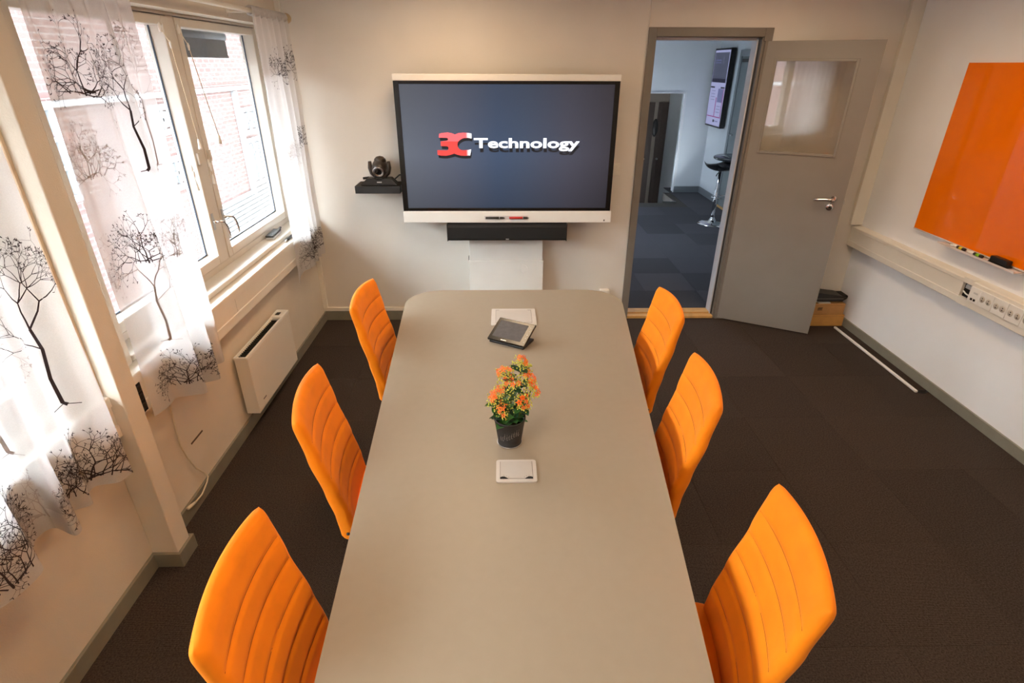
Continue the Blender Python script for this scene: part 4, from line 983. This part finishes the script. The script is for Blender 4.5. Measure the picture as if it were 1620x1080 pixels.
# ------------------------------------------------------------------ curtains
def catmull(P, n):
    out = []
    for i in range(len(P)-1):
        p0 = P[max(0, i-1)]; p1 = P[i]; p2 = P[i+1]; p3 = P[min(len(P)-1, i+2)]
        for k in range(n):
            t = k/n
            out.append(tuple(.5*(2*b+(c-a)*t+(2*a-5*b+4*c-d)*t*t+(3*b-a-3*c+d)*t**3) for a, b, c, d in zip(p0, p1, p2, p3)))
    out.append(P[-1]); return out
def resample(P, n):
    P = [Vector(p) for p in P]; L = [0]
    for a, b in zip(P, P[1:]): L.append(L[-1]+(b-a).length)
    out = []; j = 0
    for i in range(n+1):
        d = L[-1]*i/n
        while j < len(P)-2 and L[j+1] < d: j += 1
        t = (d-L[j])/max(1e-9, L[j+1]-L[j]); out.append(P[j].lerp(P[j+1], t))
    return out, L[-1]
def make_curtain(label, hem, ytop0, ytop1, ztop, trees, seed, ns=150, nt_=44):
    rnd = random.Random(seed)
    r = empty('sheer_curtain', (-1.41, (ytop0+ytop1)/2, .62))
    hemr, wid = resample(catmull(hem, 12), ns)
    topp = []
    nf = max(4, int((ytop1-ytop0)/.085))
    for i in range(ns+1):
        s = i/ns; y = ytop0+(ytop1-ytop0)*s
        topp.append(Vector((-1.405+.016*sin(s*nf*2*pi+1)+.006*sin(s*nf*5.3), y, ztop)))
    def S(s, t):
        f = max(0., min(ns-1e-6, s*ns)); i = int(f); q = f-i
        h = hemr[i].lerp(hemr[i+1], q); p = topp[i].lerp(topp[i+1], q)
        k = t**.6
        v = p.lerp(h, k); v.z = p.z+(h.z-p.z)*t
        v.x += .006*sin(9*t+6*s)*t*(1-t)*2
        return v
    V = []; Fc = []
    for i in range(ns+1):
        for j in range(nt_+1): V.append(S(i/ns, j/nt_))
    for i in range(ns):
        for j in range(nt_): a = i*(nt_+1)+j; Fc.append((a, a+1, a+nt_+2, a+nt_+1))
    cl_ = mesh_obj('cloth', V, Fc, m_sheer, r, True)
    # bottom hem: a doubled band of cloth
    V = []; Fc = []; n2 = 3; t0 = 1-.085/1.58
    for i in range(ns+1):
        for j in range(n2+1): p = S(i/ns, t0+(1-t0)*j/n2); V.append(p+Vector((-.0015, 0, 0)))
    for i in range(ns):
        for j in range(n2): a = i*(n2+1)+j; Fc.append((a, a+1, a+n2+2, a+n2+1))
    mesh_obj('hem', V, Fc, m_hem, cl_, True)
    # gathered heading on the rod
    V = []; Fc = []; m = 8
    for i in range(ns+1):
        y = topp[i].y; rr = .020+.004*sin(i*2.1)+.003*sin(i*.9+seed)
        for j in range(m): a = 2*pi*j/m; V.append((-1.41+rr*cos(a), y+.002*sin(i*1.7+j), 2.215+rr*1.15*sin(a)))
    for i in range(ns):
        for j in range(m): a = i*m+j; b = i*m+(j+1) % m; Fc.append((a, b, b+m, a+m))
    mesh_obj('heading', V, Fc, m_hem, r, True)
    # printed trees: tapered branches laid on the cloth in cloth coordinates (metres)
    HT = ztop-.63
    def ribbon(Vt, Ft, pts, w0, w1):
        n = len(pts); b = len(Vt)
        for k, (a, h) in enumerate(pts):
            an, hn = pts[min(k+1, n-1)]; ap, hp = pts[max(k-1, 0)]
            dx, dy = an-ap, hn-hp; l = max(1e-9, sqrt(dx*dx+dy*dy)); w = (w0+(w1-w0)*k/max(1, n-1))/2
            for sgn in (1, -1):
                aa = a-dy/l*w*sgn; hh = h+dx/l*w*sgn
                s = min(1, max(0, aa/wid)); t = min(1, max(0, 1-hh/HT))
                p = S(s, t); e = S(min(1, s+.004), t)-S(max(0, s-.004), t); nrm = e.cross(Vector((0, 0, 1)))
                if nrm.length < 1e-9: nrm = Vector((1, 0, 0))
                nrm.normalize()
                if nrm.x < 0: nrm = -nrm
                Vt.append(p+nrm*.0012)
        for k in range(n-1): q = b+2*k; Ft.append((q, q+1, q+3, q+2))
    def grow(Vt, Ft, a, h, ang, L, w, depth, spread):
        n = 3; pts = [(a, h)]; g = ang
        for k in range(n):
            g += rnd.uniform(-.22, .22); a += L/n*sin(g); h += L/n*cos(g); pts.append((a, h))
        ribbon(Vt, Ft, pts, w, w*.62)
        if depth == 0:
            for _ in range(2):
                g2 = g+rnd.uniform(-1.2, 1.2); ribbon(Vt, Ft, [(a, h), (a+.008*sin(g2), h+.008*cos(g2))], .0025, .0015)
            return
        for k in range(2 if rnd.random() < .72 else 3):
            grow(Vt, Ft, a, h, g+rnd.uniform(.25, spread)*(1 if k % 2 else -1), L*rnd.uniform(.62, .86), max(.0009, w*.66), depth-1, spread)
    for kind, s, h, sc, dark in trees:
        Vt = []; Ft = []; a = s*wid
        if kind == 'tree':
            n = 5; pts = [(a-.012*sc, h), (a, h+.01), (a+.006*sc, h+.1*sc), (a-.006*sc, h+.2*sc), (a+.004*sc, h+.27*sc)]
            ribbon(Vt, Ft, pts, .014*sc, .009*sc); ribbon(Vt, Ft, [(a-.05*sc, h), (a, h+.004), (a+.05*sc, h)], .003, .003)
            grow(Vt, Ft, pts[-1][0], pts[-1][1], -.62, .10*sc, .0065*sc, 5, .85); grow(Vt, Ft, pts[-1][0], pts[-1][1], .22, .085*sc, .006*sc, 5, .85)
            grow(Vt, Ft, pts[-2][0], pts[-2][1], .75, .09*sc, .004*sc, 4, .85)
        else:
            for k in range(8):
                f = -1+2*k/7; grow(Vt, Ft, a+f*.07*sc, h+rnd.uniform(0, .012), f*.8+rnd.uniform(-.7, .7), .042*sc, .0036*sc, 3, 1.0)
            for k in range(5): grow(Vt, Ft, a+rnd.uniform(-.03, .03)*sc, h+.01, rnd.choice((-1, 1))*rnd.uniform(.9, 1.5), .06*sc, .004*sc, 3, .8)
            grow(Vt, Ft, a, h, rnd.uniform(-.15, .15), .06*sc, .0055*sc, 4, .8)
        mesh_obj('tree_print', Vt, Ft, m_branch if dark else m_branch2, cl_)
    tag(r, label, 'curtain', 'white sheer curtains printed with bare trees')
    return r
hemN = [(-1.35, 1.599, .62), (-1.366, 1.548, .62), (-1.425, 1.514, .63), (-1.42, 1.470, .63), (-1.388, 1.437, .62), (-1.43, 1.405, .62), (-1.425, 1.37, .62), (-1.356, 1.334, .62), (-1.35, 1.297, .62), (-1.42, 1.31, .64), (-1.428, 1.25, .65), (-1.40, 1.20, .63), (-1.351, 1.159, .62), (-1.368, 1.05, .62), (-1.43, 1.0, .62), (-1.40, .96, .62), (-1.36, .92, .62)]
make_curtain('white sheer curtain with bare tree prints at the window nearest the camera', hemN, 1.615, .93, 2.215,
    [('tree', .12, .335, 1.0, 1), ('bush', .13, .03, 1.25, 1), ('bush', .30, .05, 1.0, 1), ('bush', .50, .05, 1.0, 0), ('bush', .78, .03, 1.3, 1), ('bush', .70, .10, 1.0, 1), ('tree', .52, .30, 1, 0), ('tree', .2, .85, 1.1, 0), ('bush', .45, .75, 1, 1), ('bush', .9, .05, 1, 1)], 11, 200)
hemM = [(-1.43, 1.905, .655), (-1.42, 1.99, .65), (-1.428, 2.06, .645), (-1.40, 2.10, .63), (-1.345, 2.137, .62), (-1.35, 2.165, .62), (-1.415, 2.20, .62), (-1.40, 2.225, .62), (-1.342, 2.257, .62), (-1.35, 2.29, .62), (-1.425, 2.33, .62), (-1.425, 2.39, .62), (-1.395, 2.43, .62), (-1.41, 2.47, .62)]
make_curtain('white sheer curtain with bare tree prints hanging beside the pillar', hemM, 1.885, 2.43, 2.215,
    [('bush', .30, .06, 1.1, 1), ('bush', .56, .06, .8, 1), ('bush', .74, .08, .7, 1), ('bush', .30, .62, 1.1, 1), ('bush', .62, .60, .9, 0), ('tree', .28, .28, .9, 0), ('tree', .62, .95, .8, 1), ('bush', .28, 1.22, 1.3, 1), ('bush', .12, .95, 1.0, 0), ('tree', .85, .95, .9, 0), ('bush', .80, .65, .8, 0)], 23)
hemF = [(-1.415, 3.64, .57), (-1.43, 3.70, .60), (-1.425, 3.78, .62), (-1.40, 3.84, .62), (-1.385, 3.93, .62), (-1.425, 3.98, .62), (-1.388, 4.02, .62), (-1.43, 4.07, .63), (-1.40, 4.12, .62), (-1.43, 4.16, .62), (-1.395, 4.205, .62)]
make_curtain('white sheer curtain with bare tree prints hanging in the corner by the display', hemF, 3.60, 4.15, 2.215,
    [('bush', .45, .05, 1.1, 1), ('bush', .62, .09, .9, 1), ('bush', .88, .06, 1.0, 1), ('bush', .5, .75, .8, 0), ('bush', .88, .80, .8, 1), ('bush', .45, 1.25, .9, 1), ('bush', .85, 1.27, .9, 1)], 37)
hemR = [(-1.360, -1.60, .62), (-1.425, -1.68, .62), (-1.360, -1.76, .62), (-1.425, -1.84, .62), (-1.360, -1.92, .62), (-1.425, -2.00, .62), (-1.360, -2.08, .62), (-1.425, -2.16, .62), (-1.360, -2.24, .62), (-1.425, -2.32, .62), (-1.360, -2.40, .62), (-1.425, -2.48, .62), (-1.360, -2.56, .62), (-1.425, -2.64, .62), (-1.360, -2.72, .62), (-1.425, -2.80, .62), (-1.360, -2.88, .62), (-1.425, -2.96, .62), (-1.360, -3.04, .62)]
make_curtain('white sheer curtain behind the camera, mirrored in the glass of the open door', hemR, -1.62, -3.06, 2.215, [('bush', .3, .05, 1, 1), ('bush', .7, .7, 1, 0)], 51, 220)
rod = empty('curtain_rod', (-1.41, 3.0, 2.215))
tube('pole', [(-1.41, 1.86, 2.215), (-1.41, 4.16, 2.215)], .012, m_trunk, rod, 14)
lathe('finial', [(.012, 0), (.026, .01), (.031, .03), (.026, .055), (.012, .062)], mat('worn_brass_finial', rgb(190, 170, 135), .4, noise=.1), rod, 20, (-1.41, 4.165, 2.215), 'y')
for yy in (2.6, 3.55): boxes('bracket', [(XL, -1.405, yy-.008, yy+.008, 2.2, 2.205), (XL, XL+.006, yy-.015, yy+.015, 2.18, 2.24)], m_trunk, rod)
tag(rod, 'cream curtain rod above the window beside the display', 'curtain rod')
rod2 = empty('curtain_rod', (-1.41, .5, 2.215)); tube('pole', [(-1.41, -3.0, 2.215), (-1.41, 1.68, 2.215)], .012, m_trunk, rod2, 14)
boxes('bracket', [(XL, -1.405, .0, .016, 2.2, 2.205)], m_trunk, rod2)
tag(rod2, 'cream curtain rod above the window nearest the camera', 'curtain rod')

# ------------------------------------------------------------------ ceiling lights (above the frame)
m_lamp = emis('lamp_diffuser', (*LAMP_COLOR, 1), LAMP_STRENGTH, (.8, .8, .8, 1))
def lamp(x, y, label, m, nm='ceiling_light', wx=.3, wy=1.2, dp=.05):
    r = empty(nm, (x, y, ZC-dp))
    boxes('housing', [(x-wx/2, x+wx/2, y-wy/2, y-wy/2+.015, ZC-dp, ZC), (x-wx/2, x+wx/2, y+wy/2-.015, y+wy/2, ZC-dp, ZC), (x-wx/2, x-wx/2+.015, y-wy/2+.015, y+wy/2-.015, ZC-dp, ZC), (x+wx/2-.015, x+wx/2, y-wy/2+.015, y+wy/2-.015, ZC-dp, ZC)], m_fgrey, r)
    box('diffuser', x-wx/2+.016, x+wx/2-.016, y-wy/2+.016, y+wy/2-.016, ZC-.03, ZC-.02, m, r)
    tag(r, label, 'ceiling light')
lamp(-.35, .7, 'long ceiling light on the window side near the camera', m_lamp)
lamp(-.35, 3.2, 'long ceiling light on the window side near the display', m_lamp)
lamp(1.75, .7, 'long ceiling light on the board side near the camera', m_lamp)
lamp(1.75, 3.0, 'long ceiling light on the board side near the door', m_lamp)
lamp(.7, -1.9, 'added unseen ceiling light brightening the rear of the room behind the camera', m_lamp)  # unseen lamp added so the rear does not fall dark
m_hallfill = emis('hall_daylight_fill', (.75, .86, 1.0, 1), HALL_FILL_STRENGTH*6, (.8, .8, .8, 1))  # glow of an added panel that replaces daylight in the hall
lamp(1.2, 7.0, 'added ceiling light standing in for the cool daylight of the hall', m_hallfill)
